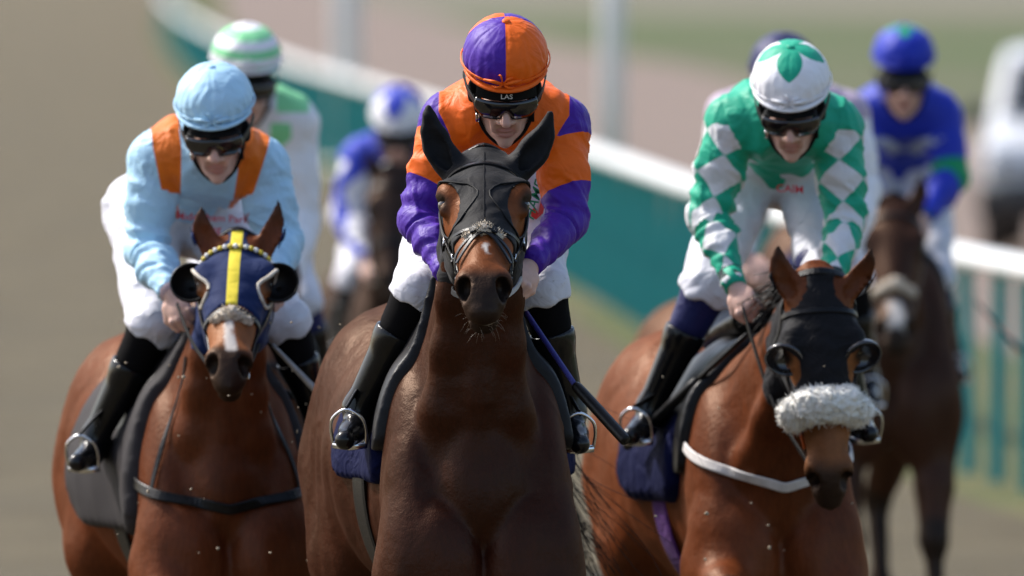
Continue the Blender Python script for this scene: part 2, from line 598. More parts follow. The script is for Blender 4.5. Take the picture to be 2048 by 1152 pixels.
def coat(name, body, dark, white=(0.62, 0.57, 0.52), rough=0.40, gloss=0.0, tan=None):
    """horse coat: attribute 'dark' for black points, 'white' for markings"""
    m, nt, b, N, Lk = _nodes(name)
    c = _vary(nt, _rgb(nt, body), 0.28, 4.5, 5)
    c = _vary(nt, c, 0.22, 90, 4, (1, 1, 0.22))
    c = _vary(nt, c, 0.26, 2.0, 5)
    if tan: c = _mix(nt, _attr(nt, 'tan'), c, _vary(nt, _rgb(nt, tan), .25, 22, 4))
    c = _mix(nt, _attr(nt, 'dark'), c, _rgb(nt, dark))
    c = _mix(nt, _attr(nt, 'white'), c, _rgb(nt, white))
    # short hair: a matte body under a weak, brown-tinted gloss that grows towards grazing angles
    N.remove(b)
    df = N.new('ShaderNodeBsdfDiffuse'); df.inputs['Roughness'].default_value = .3
    gl = N.new('ShaderNodeBsdfGlossy')
    Lk.new(c, df.inputs['Color'])
    gl.inputs['Color'].default_value = (1.0, .74, .58, 1)
    rn = _noise(nt, 8, 4)
    mr = nt.nodes.new('ShaderNodeMapRange')
    mr.inputs['To Min'].default_value = rough - 0.1; mr.inputs['To Max'].default_value = rough + 0.12
    Lk.new(rn.outputs['Fac'], mr.inputs['Value']); Lk.new(mr.outputs[0], gl.inputs['Roughness'])
    lw = N.new('ShaderNodeLayerWeight'); lw.inputs['Blend'].default_value = .5
    pw = N.new('ShaderNodeMath'); pw.operation = 'POWER'; Lk.new(lw.outputs['Facing'], pw.inputs[0]); pw.inputs[1].default_value = 3
    ma = N.new('ShaderNodeMath'); ma.operation = 'MULTIPLY_ADD'; Lk.new(pw.outputs[0], ma.inputs[0]); ma.inputs[1].default_value = .08; ma.inputs[2].default_value = .022
    mx = N.new('ShaderNodeMixShader')
    Lk.new(ma.outputs[0], mx.inputs[0]); Lk.new(df.outputs[0], mx.inputs[1]); Lk.new(gl.outputs[0], mx.inputs[2])
    Lk.new(mx.outputs[0], N['Material Output'].inputs['Surface'])
    n1 = _noise(nt, 16, 5, 0.6)
    n3 = _noise(nt, 4.2, 2, 0.5); n3.noise_type = 'RIDGED_MULTIFRACTAL'
    b0 = _bump(nt, gl, n3.outputs['Fac'], 0.28, 0.012)
    b1 = _bump(nt, gl, n1.outputs['Fac'], 0.3, 0.02)
    Lk.new(b0.outputs[0], b1.inputs['Normal'])
    n2 = _noise(nt, 420, 2, 0.5, stretch=(1, 1, 0.18))
    b2 = nt.nodes.new('ShaderNodeBump'); b2.inputs['Strength'].default_value = 0.5; b2.inputs['Distance'].default_value = 0.0016
    Lk.new(n2.outputs['Fac'], b2.inputs['Height']); Lk.new(b1.outputs[0], b2.inputs['Normal'])
    Lk.new(b2.outputs[0], gl.inputs['Normal']); Lk.new(b2.outputs[0], df.inputs['Normal'])
    return m

def skin_mat(name, col, lips=(0.42, 0.13, 0.12)):
    m, nt, b, N, Lk = _nodes(name)
    c = _vary(nt, _rgb(nt, col), 0.1, 40, 4)
    c = _mix(nt, _attr(nt, 'lip'), c, _rgb(nt, lips))
    c = _mix(nt, _attr(nt, 'hair'), c, _rgb(nt, (0.16, 0.09, 0.06)))
    Lk.new(c, b.inputs['Base Color'])
    b.inputs['Roughness'].default_value = 0.5
    b.inputs['Subsurface Weight'].default_value = 0.12
    b.inputs['Subsurface Radius'].default_value = (0.012, 0.005, 0.003)
    b.inputs['Subsurface Scale'].default_value = 0.6
    _bump(nt, b, _noise(nt, 160, 4).outputs['Fac'], 0.15, 0.003)
    return m

LEATHER = plain('black_leather', (0.006, 0.0055, 0.0055), 0.34, bump=0.3, bscale=260, vary=.25, spec=.22)
BOOT = plain('boot_leather', (0.005, 0.005, 0.0055), 0.20, bump=0.15, bscale=45, coat=0.0, vary=.2, spec=.35)
BLACKCLOTH = plain('black_cloth', (0.005, 0.0045, 0.005), 0.9, bump=0.25, bscale=700, spec=.08)
HARNESS = plain('black_webbing', (0.006, 0.006, 0.0065), 0.65, bump=0.2, bscale=500, spec=.12)
METAL = plain('polished_steel', (0.72, 0.72, 0.74), 0.18, metal=1.0, vary=.05)
GREYSTRAP = plain('grey_strap', (0.33, 0.31, 0.29), 0.55, bump=.2)
WHITESTRAP = plain('white_strap', (0.62, 0.58, 0.55), 0.6, bump=.2)
FLEECE = plain('sheepskin', (0.84, 0.81, 0.74), 0.95, bump=1.0, bscale=260, vary=.12, vscale=60, spec=.1, sheen=.3)
FLEECE_DIRTY = plain('worn_sheepskin', (0.58, 0.50, 0.40), 0.95, bump=1.0, bscale=320, vary=.3, vscale=90, spec=.1)
LENS = plain('dark_lens', (0.008, 0.007, 0.008), 0.06, vary=.02, spec=.6, coat=.5)
GOGGLEFRAME = plain('goggle_frame', (0.006, 0.006, 0.006), 0.45, vary=.1, spec=.2)
EYE = plain('horse_eye', (0.012, 0.006, 0.004), 0.05, vary=.1, coat=1.0)
HAIR = plain('black_horse_hair', (0.008, 0.006, 0.0055), 0.45, vary=.3, spec=.2)
WHISKER = plain('pale_whisker', (0.42, 0.33, 0.26), 0.5)
HOOF = plain('hoof_horn', (0.05, 0.042, 0.035), 0.6, bump=.3)
BLUECUP = plain('blinker_plastic', (0.006, 0.0055, 0.0055), 0.4, vary=.1, spec=.2)
# ------------------------------------------------------------------ the horse
def rotz(a):
    c, s = math.cos(a), math.sin(a)
    return np.array([[c, -s, 0], [s, c, 0], [0, 0, 1.0]])
def rotx(a):
    c, s = math.cos(a), math.sin(a)
    return np.array([[1.0, 0, 0], [0, c, -s], [0, s, c]])
def roty(a):
    c, s = math.cos(a), math.sin(a)
    return np.array([[c, 0, s], [0, 1.0, 0], [-s, 0, c]])

class Horse:
    """all coordinates local to the root: facing -Y, X to the viewer's right, Z up; design lengths scaled by S"""
    pass

FORE = {  # knee, fetlock, hoof (side sign on x applied)
    'planted': ((.15, -.60, .50), (.15, -.66, .20), (.15, -.74, .045)),
    'forward': ((.16, -.86, .70), (.16, -1.10, .42), (.16, -1.20, .30)),
    'raised': ((.20, -.82, .88), (.19, -.66, .58), (.18, -.54, .52)),
    'folded': ((.19, -.80, .74), (.18, -.56, .47), (.18, -.44, .44)),
}
HIND = {
    'planted': ((.21, .56, .96), (.16, .92, .58), (.15, .80, .24), (.15, .70, .045)),
    'back': ((.21, .66, .95), (.16, 1.10, .70), (.15, 1.38, .45), (.15, 1.50, .34)),
}

def build_horse(spec):
    H = Horse()
    S = spec.get('S', 1.03)
    d0 = spec['depth']
    w = P(spec['px'], 600, d0)
    root = empty('racehorse', (w[0], w[1], 0), R(spec['yaw']), spec['label'], 'horse', 'horses galloping in the race')
    H.root, H.S = root, S
    H.R3 = rotz(R(spec['yaw'])); H.loc = np.array([w[0], w[1], 0.0])
    lift = spec.get('lift', 0.0)
    h = spec['h']
    def tolocal(p): return H.R3.T @ (np.asarray(p, float) - H.loc)
    def toworld(p): return np.asarray(p, float) @ H.R3.T + H.loc
    H.tolocal, H.toworld = tolocal, toworld
    B = lambda x, y, z: np.array([x * S, y * S, z * S + lift])      # body design -> local
    H.B = B
    wd = spec.get('wide', 1.0)
    prims = []
    H.shanks = []
    # trunk -----------------------------------------------------------------
    st = [(-.42, 1.12, .15, .20, .24), (-.35, 1.15, .185, .27, .30), (-.26, 1.18, .215, .36, .35), (-.08, 1.20, .235, .425, .39),
          (.2, 1.20, .305, .365, .395), (.48, 1.22, .335, .355, .345), (.72, 1.26, .305, .385, .28), (.92, 1.27, .265, .34, .26), (1.08, 1.24, .19, .23, .2)]
    A = np.array(st)
    prims.append(loft([B(0, a[0], a[1]) for a in A], (1, 0, 0), A[:, 2] * S * wd, A[:, 4] * S, A[:, 3] * S, n=16, k=.1))
    # tangent is +Y here, so T x L points down: dorsal/ventral swapped above
    for s in (-1, 1):
        prims.append(ell(B(s * .165 * wd, -.36, 1.15), np.array((.085, .17, .34)) * S, rotx(R(-22)), k=.045))          # shoulder blade
        prims.append(ell(B(s * .175 * wd, -.47, 1.00), np.array((.092, .12, .17)) * S, rotx(R(-10)), k=.04))        # point of shoulder
        prims.append(ell(B(s * .10, -.52, .96), np.array((.105, .095, .19)) * S, roty(R(s * 8)), k=.022))         # breast muscle
        prims.append(ell(B(s * .155, .78, 1.27), np.array((.175, .30, .31)) * S, rotx(R(15)), k=.09))             # quarters
        prims.append(ell(B(s * .18, .88, 1.08), np.array((.135, .22, .32)) * S, rotx(R(18)), k=.07))
        prims.append(ell(B(s * .235, .60, 1.02), np.array((.09, .16, .22)) * S, rotx(R(-25)), k=.07))           # stifle
        # fore leg
        kn, fe, ho = [np.array(q) for q in FORE[spec['fore'][(s + 1) // 2]]]
        for q in (kn, fe, ho): q[0] *= s
        el = np.array((s * .175, -.44, .92))
        q = lambda v: B(*v)
        gz = lambda v: np.array([v[0] * S, v[1] * S, v[2] * S + (lift if v[2] > .25 else 0)])
        prims.append(cone(q(el), q(el * .45 + kn * .55), .098 * S, .068 * S, k=.07))
        prims.append(cone(q(el * .45 + kn * .55), q(kn), .068 * S, .047 * S, k=.03))
        prims.append(ell(q(kn), np.array((.05, .05, .06)) * S, k=.03))
        prims.append(cone(q(kn), gz(fe), .036 * S, .032 * S, k=.03))
        prims.append(ell(gz(fe), np.array((.04, .042, .045)) * S, k=.03))
        prims.append(cone(gz(fe), gz(ho), .034 * S, .05 * S, k=.02))
        H.shanks += [(q(kn), gz(fe)), (gz(fe), gz(ho))]
        # hind leg
        sf, hk, hf, hh = [np.array(v) for v in HIND[spec['hind'][(s + 1) // 2]]]
        for v in (sf, hk, hf, hh): v[0] *= s
        prims.append(cone(q((s * .17, .82, 1.15)), q(sf), .17 * S, .12 * S, k=.08))
        prims.append(cone(q(sf + np.array((0, .06, -.03))), q(hk), .115 * S, .052 * S, k=.06))
        H.shanks += [(q(hk), gz(hf)), (gz(hf), gz(hh))]
        prims.append(ell(q(hk), np.array((.048, .062, .065)) * S, k=.03))
        prims.append(cone(q(hk), gz(hf), .042 * S, .036 * S, k=.03))
        prims.append(ell(gz(hf), np.array((.042, .045, .045)) * S, k=.03))
        prims.append(cone(gz(hf), gz(hh), .036 * S, .05 * S, k=.02))
    H.trunk = list(prims)
    # head frame --------------------------------------------------------------
    poll = tolocal(P(*spec['poll']))
    ph, hy, ro = R(spec['pitch']), R(spec.get('hyaw', 0)), R(spec.get('roll', 0))
    # columns: lateral x, axis T (poll to muzzle), dorsal N
    M0 = np.array([[1, 0, 0], [0, -math.sin(ph), -math.cos(ph)], [0, -math.cos(ph), math.sin(ph)]]).T
    M = rotz(hy - R(spec['yaw'])) @ roty(ro) @ M0
    HS = S * spec.get('hs', 1.0)
    H.M, H.HS, H.poll = M, HS, poll
    Hd = lambda x, s, n: poll + M @ (np.array([x, s, n]) * HS)
    H.Hd = Hd
    L = M[:, 0]
    # neck ----------------------------------------------------------------------
    b0 = B(0, -.10, 1.22)
    nb = spec.get('neck', (.0, -.36, 1.48))
    p3 = Hd(0, .05, -.13)
    p2 = p3 - M[:, 1] * 0 + np.array([0, .20, -.12]) * S
    ts = np.linspace(0, 1, 7)
    c1 = B(*nb)
    C = [(1 - t) ** 3 * b0 + 3 * (1 - t) ** 2 * t * c1 + 3 * (1 - t) * t * t * p2 + t ** 3 * p3 for t in ts]
    Ls = [unit(np.array([1, 0, 0]) * (1 - t) + L * t) for t in ts]
    nw = spec.get('neckw', 1.0)
    W = np.array([.20, .17, .138, .118, .109, .102, .094]) * S * nw
    U = np.array([.24, .24, .22, .19, .16, .135, .10]) * S
    D = np.array([.34, .34, .30, .235, .18, .14, .115]) * S
    # tangent points forward/up, T x L points to the crest
    prims.append(loft(C, Ls, W, U, D, n=22, k=.09))
    H.neckC, H.neckW = np.array(C), W
    for s in (-1, 1):     # strap muscle either side of the windpipe, running from jaw to breast
        g = [C[i] + Ls[i] * s * W[i] * .60 - unit(np.cross(unit(C[min(i + 1, 6)] - C[i - 1]), Ls[i])) * D[i] * .70 for i in (1, 2, 3, 4, 5)]
        for a, b_, ra, rb in zip(g[:-1], g[1:], (.062, .056, .05, .044), (.056, .05, .044, .036)):
            prims.append(cone(a, b_, ra * S, rb * S, k=.04))
    H.bodyprims = list(prims)
    # skull -----------------------------------------------------------------------
    hd = np.array([(-.02, -.06, .066, .05, .085), (.05, -.07, .086, .072, .11), (.13, -.072, .103, .086, .14), (.20, -.074, .098, .089, .15),
                   (.28, -.075, .080, .084, .135), (.36, -.072, .062, .072, .09), (.44, -.069, .054, .062, .064), (.52, -.072, .057, .058, .058),
                   (.58, -.08, .053, .047, .045), (.605, -.086, .04, .034, .03)])
    # tangent = T, T x L = -N... choose sides so that 'up' is the forehead
    sign = np.sign(np.dot(np.cross(M[:, 1], L), M[:, 2]))
    up, dn = (hd[:, 3], hd[:, 4]) if sign > 0 else (hd[:, 4], hd[:, 3])
    hp = [loft([Hd(0, a[0], a[1]) for a in hd], L, hd[:, 2] * HS, up * HS, dn * HS, n=22, k=.05)]
    E = lambda x, s, n, r, k=.02, op='u', rot=None: ell(Hd(x, s, n), np.array(r) * HS, M if rot is None else M @ rot, k=k, op=op)
    hp.append(cone(Hd(0, .30, -.165), Hd(0, .545, -.148), .042 * HS, .034 * HS, k=.03))       # lower jaw
    hp.append(E(0, .565, -.143, (.034, .028, .026), .02))                                   # chin
    hp.append(E(0, .585, -.108, (.042, .03, .022), .02))                                    # upper lip
    for s in (-1, 1):
        hp.append(E(s * .062, .20, -.16, (.034, .105, .085), .03))          # cheek
        hp.append(E(s * .086, .165, -.028, (.032, .05, .034), .03))          # brow
        hp.append(E(s * .052, .33, -.06, (.018, .12, .02), .03))            # facial crest
        hp.append(E(s * .040, .535, -.052, (.032, .05, .034), .025))         # nostril wing
        hp.append(E(s * .047, .562, -.050, (.021, .036, .030), .010, 'd', rotz(R(-s * 16))))   # nostril
        hp.append(E(s * .106, .190, -.036, (.020, .030, .022), .012, 'd'))    # eye socket
        hp.append(E(s * .103, .168, -.030, (.015, .030, .017), .012))
        hp.append(E(s * .100, .213, -.042, (.012, .022, .016), .012))         # upper lid
        # mouth corner
        hp.append(cone(Hd(s * .02, .60, -.128), Hd(s * .056, .50, -.122), .004 * HS, .004 * HS, k=.008, op='d'))
    hp.append(cone(Hd(-.02, .602, -.128), Hd(.02, .602, -.128), .004 * HS, .004 * HS, k=.008, op='d'))
    # ears
    n_skull = len(hp)
    H.ears = []
    for s, tip in zip((-1, 1), spec['ears']):
        base = Hd(s * .060, .030, -.060)
        tp = tolocal(P(tip[0], tip[1], spec['poll'][2] + tip[2]))
        ax = tp - base; ln = np.linalg.norm(ax); ax = ax / ln
        lat = unit(np.cross(ax, np.cross(L * s * math.cos(.5) + M[:, 2] * math.sin(.2), ax)))
        fr = np.cross(ax, lat); 
        if np.dot(fr, M[:, 2]) < 0: fr = -fr
        q = np.array([(-.02, .030, .028), (.15, .033, .029), (.40, .036, .025), (.65, .028, .019), (.87, .014, .011), (1.0, .004, .004)])
        bend = lambda t: base + ax * ln * t - L * s * .020 * HS * math.sin(max(t, 0) * math.pi) * -1
        hp.append(loft([bend(t) for t in q[:, 0]], lat, q[:, 1] * HS, q[:, 2] * HS, q[:, 2] * HS, n=12, k=.025))
        q2 = np.array([(.12, .016, .014), (.35, .030, .020), (.62, .024, .017), (.86, .010, .010)])
        fo = unit(fr + .35 * s * L)
        hp.append(loft([bend(t) + fo * .021 * HS for t in q2[:, 0]], lat, q2[:, 1] * HS, q2[:, 2] * HS, q2[:, 2] * HS, n=8, k=.006, op='d'))
        H.ears.append((base, ax, ln, lat, fo))
    H.headprims = hp
    H.noears = H.bodyprims + hp[:n_skull]
    prims = prims + hp
    H.prims = prims
    # breast groove
    prims = H.bodyprims + [cone(B(0, -.665, 1.06), B(0, -.645, .80), .030 * S, .040 * S, k=.06, op='d')] + hp
    V, Q = isosurf(prims, h, relax=2)
    # head-frame coordinates of every vertex
    q = (V - poll) @ M / HS
    x, s_, n_ = q[:, 0], q[:, 1], q[:, 2]
    inhead = (s_ > -.05) & (s_ < .7) & (np.abs(x) < .16) & (n_ > -.3) & (n_ < .1)
    nz = vnoise(V, 7, 3) * .5 + vnoise(V, 19, 4) * .3
    zd = (V[:, 2] - lift) / S
    dark = np.where(inhead, sstep(.485, .55, s_ + .03 * nz + .05 * np.clip(-n_ - .06, 0, .1)) * .97, 0)
    for a_, b_ in H.shanks:
        e = b_ - a_; t = np.clip((V - a_) @ e / (e @ e), 0, 1)
        dark = np.maximum(dark, sstep(.11, .075, np.linalg.norm(V - a_ - t[:, None] * e, axis=1)) * .95)
    # muscle relief and veins
    N = normals(V, Q)
    out = ~((s_ > -.02) & (s_ < .7) & (np.abs(x) < .16) & (n_ > -.2) & (n_ < .1))
    vein = np.clip(1 - np.abs(vnoise(V, (9, 9, 6), 51)) * 5, 0, 1) * sstep(-.1, .5, vnoise(V, 3.1, 52))
    rel = .0065 * vnoise(V, (8, 8, 4.5), 53) + .0030 * vnoise(V, (20, 20, 8), 54) + .0036 * vein
    V = V + N * (rel * np.where(out, 1, .12))[:, None]
    dark = np.maximum(dark, spec.get('darkness', 0) * sstep(-.3, .6, nz + .35) * (~inhead))
    # ear tips and eye surrounds
    for (b_, ax, ln, lat, fo) in H.ears:
        t = (V - b_) @ ax / ln; r = np.linalg.norm(V - b_ - np.outer(np.clip(t, 0, 1) * ln, ax), axis=1)
        dark = np.maximum(dark, np.where(r < .06, sstep(.45, 1.0, t), 0) * .9)
    for s in (-1, 1):
        r = np.linalg.norm((q - np.array([s * .104, .190, -.036])) / np.array([1, 1.2, 1]), axis=1)
        dark = np.maximum(dark, sstep(.042, .022, r))
        r = np.linalg.norm((q - np.array([s * .047, .562, -.05])) / np.array([.024, .04, .034]), axis=1)
        dark = np.maximum(dark, sstep(1.2, .9, r))
    white = np.zeros(len(V))
    bz = spec.get('blaze')
    if bz:     # (centre x, half width, s from, s to)
        e = bz[1] - np.abs(x - bz[0] - .006 * np.sin(s_ * 40)) + .006 * vnoise(V, 60, 5)
        white = sstep(-.002, .004, e) * sstep(bz[2] - .02, bz[2] + .01, s_) * sstep(bz[3] + .01, bz[3] - .01, s_) * (n_ > -.07) * inhead
    if spec.get('snip'):   # pale patch on the lower lip and nostril
        e = .018 - np.linalg.norm((q - np.array([.012, .595, -.118])) / np.array([1.5, 1.4, .8]), axis=1) + .003 * vnoise(V, 70, 5)
        white = np.maximum(white, sstep(0, .004, e) * inhead * .8)
    body = mesh_obj('body', V, Q, spec['coat'], root, attrs={'dark': dark, 'white': white, 'tan': np.where(inhead, sstep(.0, .16, s_) * sstep(-.17, -.10, n_), 0)})
    H.body = body
    # eyes
    for s in (-1, 1):
        v, f = sphere_mesh(Hd(s * .0935, .190, -.040), .0205 * HS, n=20, m=14)
        mesh_obj('eye', v, f, EYE, root)
    # hooves
    for s in (-1, 1):
        for tab, key in ((FORE, 'fore'), (HIND, 'hind')):
            c = tab[spec[key][(s + 1) // 2]]
            ho, fe = np.array(c[-1]), np.array(c[-2])
            gz = lambda v: np.array([s * v[0] * S, v[1] * S, v[2] * S + (lift if v[2] > .25 else 0)])
            dr = unit(gz(ho) - gz(fe))
            e = gz(ho) + dr * .03
            if ho[2] < .1: e[2] = .0
            v, f = tube_mesh([gz(ho) - dr * .03, gz(ho), e], [.048 * S, .056 * S, .064 * S], k=14)
            mesh_obj('hoof', v, f, HOOF, root)
    return H

def head_path(H, pts, off=.002):
    """points on the head from (s, angle in degrees, [axis n]) pairs; angle 0 = forehead, + = viewer's right"""
    O, Dn = [], []
    for p in pts:
        s, a = p[0], R(p[1]); n0 = p[2] if len(p) > 2 else -.085
        O.append(H.Hd(0, s, n0))
        Dn.append(H.M @ np.array([math.sin(a), p[3] if len(p) > 3 else 0, math.cos(a)]))
    return shoot(H.noears, O, Dn, .25 * H.HS, off)

def head_strap(H, name, pts, width, mat, parent, off=.003, thick=.004, n=None):
    p, nr = head_path(H, pts, off)
    return ribbon(name, p, nr, width, thick, mat, parent, n or len(pts) * 5)

def body_path(H, rays, off=.004, tmax=.8):
    """rays: list of (origin, direction) in body design coordinates"""
    O = [H.B(*o) for o, d in rays]; Dn = [np.array(d, float) for o, d in rays]
    return shoot(H.bodyprims, O, Dn, tmax, off)

def strands(name, chains, mat, parent, k=3):
    """chains: list of (points, radii)"""
    return mesh_obj(name, *join_meshes([tube_mesh(p, r, k) for p, r in chains]), mat, parent)

def tail(H, n=260, swing=(.15, .5), length=.85, seed=1, drop=.6, spread=1.0):
    g = np.random.default_rng(seed)
    base = H.B(0, 1.10, 1.42)
    ch = []
    nseg = 18
    for i in range(n):
        o = g.normal(0, 1, 3) * (.026, .02, .03)
        stray = spread * (2.2 if g.random() < .06 else .7)
        sp = g.normal(0, 1, 3) * (.10, .12, .09) * stray
        ln = length * g.uniform(.5, 1.1)
        dirn = np.array([swing[0], swing[1], -drop]) + sp
        p0 = base + o
        p1 = p0 + np.array([swing[0] * .35, .16, .03]) + sp * .1
        p2 = p0 + dirn * ln * .62 + np.array([0, .08, -.02])
        p3 = p0 + dirn * ln + g.normal(0, .04, 3) + np.array([-swing[0] * .12, 0, -.12 * ln])
        c = catmull([p0, p1, p2, p3], nseg)
        t = np.linspace(0, 1, nseg)[:, None]
        ph = g.uniform(0, 6.3, 3); am = g.uniform(.006, .03, 3) * stray
        c = c + np.sin(t * g.uniform(5, 11) + ph) * am * t
        r = g.uniform(.0010, .0024)
        ch.append((c, np.linspace(r, r * .4, nseg)))
    tag(strands('tail', ch, HAIR, H.root), kind='stuff')
# ------------------------------------------------------------------ the riders
class Rider: pass

def hand_prims(wrist, fwd, palm_n, side, r=1.0):
    """closed fist: fwd from wrist to knuckles, palm_n out of the back of the hand, side: +1 thumb along cross"""
    f = unit(fwd); n = unit(palm_n - f * np.dot(palm_n, f)); t = np.cross(f, n) * side
    W = np.asarray(wrist)
    pr = [ell(W + f * .045, np.array((.044, .040, .019)) * r, np.stack([f, t, n], 1), k=.02)]
    for i, (o, ln) in enumerate(((.030, .9), (.011, 1.0), (-.009, .95), (-.028, .78))):
        k0 = W + f * (.078 - .004 * abs(i - 1)) * r + t * o * r + n * .006
        k1 = k0 + (f * .55 - n * .85) * .034 * ln * r
        k2 = k1 + (-f * .75 - n * .55) * .026 * ln * r
        k3 = k2 + (-f * .9 + n * .35) * .018 * ln * r
        pr += [cone(k0, k1, .0098 * r, .0090 * r, k=.006), cone(k1, k2, .0090 * r, .0082 * r, k=.004), cone(k2, k3, .0082 * r, .0070 * r, k=.004)]
    b = W + f * .025 * r + t * .030 * r
    m1 = b + (f * .030 + t * .014 - n * .012) * r
    m2 = m1 + (f * .024 - t * .006 - n * .016) * r
    pr += [cone(b, m1, .0135 * r, .011 * r, k=.012), cone(m1, m2, .011 * r, .0085 * r, k=.005)]
    return pr

def face_prims(Hf):
    """Hf(x, f, u): head frame to world; eyes at u = 0"""
    E = lambda x, f, u, r, k=.02, op='u': ell(Hf(x, f, u), r, Hf.M, k=k, op=op)
    pr = [E(0, -.015, .045, (.078, .098, .095), .03),
          E(0, .030, -.045, (.057, .066, .078), .04),       # mid face
          E(0, .052, -.102, (.036, .036, .030), .03),        # jaw front
          E(0, .078, -.120, (.019, .016, .016), .016)]       # chin
    for s in (-1, 1):
        pr += [E(s * .046, .066, -.030, (.024, .024, .022), .025),     # cheek bone
               E(s * .045, .020, -.085, (.014, .040, .032), .03),       # jaw angle
               E(s * .030, .092, -.002, (.019, .014, .013), .012, 'd'), # eye socket
               E(s * .078, -.01, -.02, (.012, .02, .032), .01),         # ear
               E(s * .0145, .104, -.043, (.0095, .013, .0095), .008),    # nostril wing
               E(s * .032, .086, -.062, (.012, .014, .026), .02)]
    pr += [cone(Hf(0, .090, .010), Hf(0, .124, -.037), .0098, .0135, k=.012),          # nose
           cone(Hf(-.060, .075, .020), Hf(0, .096, .022), .009, .010, k=.016),         # brow
           cone(Hf(.060, .075, .020), Hf(0, .096, .022), .009, .010, k=.016),
           E(0, .089, -.075, (.024, .011, .0060), .006),       # upper lip
           E(0, .087, -.090, (.020, .011, .0068), .006),       # lower lip
           cone(Hf(-.025, .097, -.0825), Hf(.025, .097, -.0825), .0024, .0024, k=.003, op='d')]
    for s in (-1, 1): pr.append(E(s * .056, .066, -.078, (.016, .022, .026), .03, 'd'))
    return pr

def build_rider(sp):
    """joints as (px, py, depth) of the photograph; everything is modelled in world space around the root"""
    K = Rider()
    J = {k: P(*v) for k, v in sp['J'].items()}
    K.J = J
    base = (J['ankleL'] + J['ankleR'] + J['hip'] * 2) / 4
    loc = np.array([base[0], base[1], min(J['ankleL'][2], J['ankleR'][2]) - .1])
    root = empty('person', loc, 0, sp['label'], 'person', 'jockeys riding in the race')
    K.root = root
    for k in J: J[k] = J[k] - loc
    K.loc = loc
    hb, hh = sp['h']            # voxel of cloth, of skin
    sl = sp.get('slim', 1.0)
    # head frame
    a, yw, ro = R(sp['nod']), R(sp.get('turn', 0)), R(sp.get('tilt', 0))
    Mh = rotz(yw) @ roty(ro) @ np.array([[1, 0, 0], [0, -math.cos(a), -math.sin(a)], [0, -math.sin(a), math.cos(a)]]).T
    hs = sp.get('head', 1.08)
    hc = J['helmet'] - Mh[:, 2] * .088 * hs                # dome centre is above the eyes
    def Hf(x, f, u): return hc + Mh @ (np.array([x, f, u]) * hs)
    Hf.M = Mh
    K.Hf = Hf
    fp = face_prims(Hf)
    K.fp = fp
    chest = (J['shL'] + J['shR']) / 2
    neck0 = hc + Mh @ np.array([0, -.045, -.07]) * hs
    lat = unit(J['shR'] - J['shL'])
    spine = [J['hip'], J['hip'] * .62 + chest * .38 + np.array([0, .01, .045]), J['hip'] * .25 + chest * .75 + np.array([0, .0, .05]), chest + np.array([0, -.01, .015])]
    spW = np.array([.165, .150, .180, .168]) * sl; spU = np.array([.12, .115, .125, .10]); spD = np.array([.12, .11, .12, .095])
    def limbs(o):
        """torso and arms grown by o"""
        pr = [loft(spine, lat, spW + o, spU + o, spD + o, n=12, k=.06)]
        for s, sd in ((-1, 'L'), (1, 'R')):
            sh, el, wr = J['sh' + sd], J['el' + sd], J['wr' + sd]
            pr.append(cone(chest + (sh - chest) * .55 + np.array([0, 0, .01]), sh, .085 + o, .070 + o, k=.06))
            m = sh * .5 + el * .5
            pr.append(cone(sh, m, .066 + o, .060 + o, k=.03))
            pr.append(cone(m, el, .060 + o, .046 + o, k=.03))
            m = el * .6 + wr * .4
            pr.append(cone(el, m, .046 + o, .044 + o, k=.03))
            pr.append(cone(m, wr, .044 + o, .029 + o * .8, k=.03))
        return pr
    def legs(o, kneeext=.0):
        pr = []
        for s, sd in ((-1, 'L'), (1, 'R')):
            hp = J['hip'] + lat * s * .095; kn, an = J['knee' + sd], J['ankle' + sd]
            pr.append(ell(hp + np.array([0, .05, -.01]), np.array((.105, .13, .115)) + o, k=.06))
            pr.append(cone(hp, kn, .100 + o, .066 + o, k=.05))
            if kneeext: pr.append(cone(kn, kn + (an - kn) * kneeext, .066 + o, .062 + o, k=.03))
        return pr
    def shins(sd, o, f=(0, 1)):
        kn, an, to = J['knee' + sd], J['ankle' + sd], J['toe' + sd]
        he = an + unit(an - to) * .05 + np.array([0, 0, -.05])
        m = kn * .62 + an * .38
        return [cone(kn, m, .059 + o, .055 + o, k=.03), cone(m, an, .055 + o, .036 + o, k=.03),
                cone(he, to, .029 + o, .026 + o, k=.03), cone(an, he, .036 + o, .030 + o, k=.03),
                ell((he + to) / 2 + np.array([0, 0, -.01]), np.array((.036, .06, .026)) + o, k=.03)]
    # ---- skin: one continuous body ------------------------------------------------
    sk = limbs(-.014) + legs(-.022) + shins('L', -.014) + shins('R', -.014)
    sk.append(cone(chest + np.array([0, 0, .03]), neck0, .062, .054, k=.05))
    sk += fp
    for s, sd in ((-1, 'L'), (1, 'R')):
        el, wr = J['el' + sd], J['wr' + sd]
        hv = J.get('hand' + sd)
        fw = (hv - wr) if hv is not None else (wr - el)
        pn = sp.get('palm' + sd, (s * .55, -.55, .6))
        sk += [cone(wr - unit(wr - el) * .05, wr + unit(fw) * .012, .027, .025, k=.02)]
        sk += hand_prims(wr + unit(fw) * .012, fw, np.array(pn, float), -s, sp.get('handsize', 1.05))
    V, Q = isosurf(sk, hh, relax=1)
    q = (V - hc) @ Mh / hs
    lip = np.zeros(len(V))
    r = np.minimum(np.linalg.norm((q - (0, .092, -.074)) / (.026, .02, .008), axis=1), np.linalg.norm((q - (0, .090, -.091)) / (.022, .02, .009), axis=1))
    lip = sstep(1.25, .8, r) * .6
    # flushed nose and cheeks
    r = np.linalg.norm((q - (0, .12, -.035)) / (.018, .03, .022), axis=1)
    lip = np.maximum(lip, sstep(1.2, .4, r) * .28)
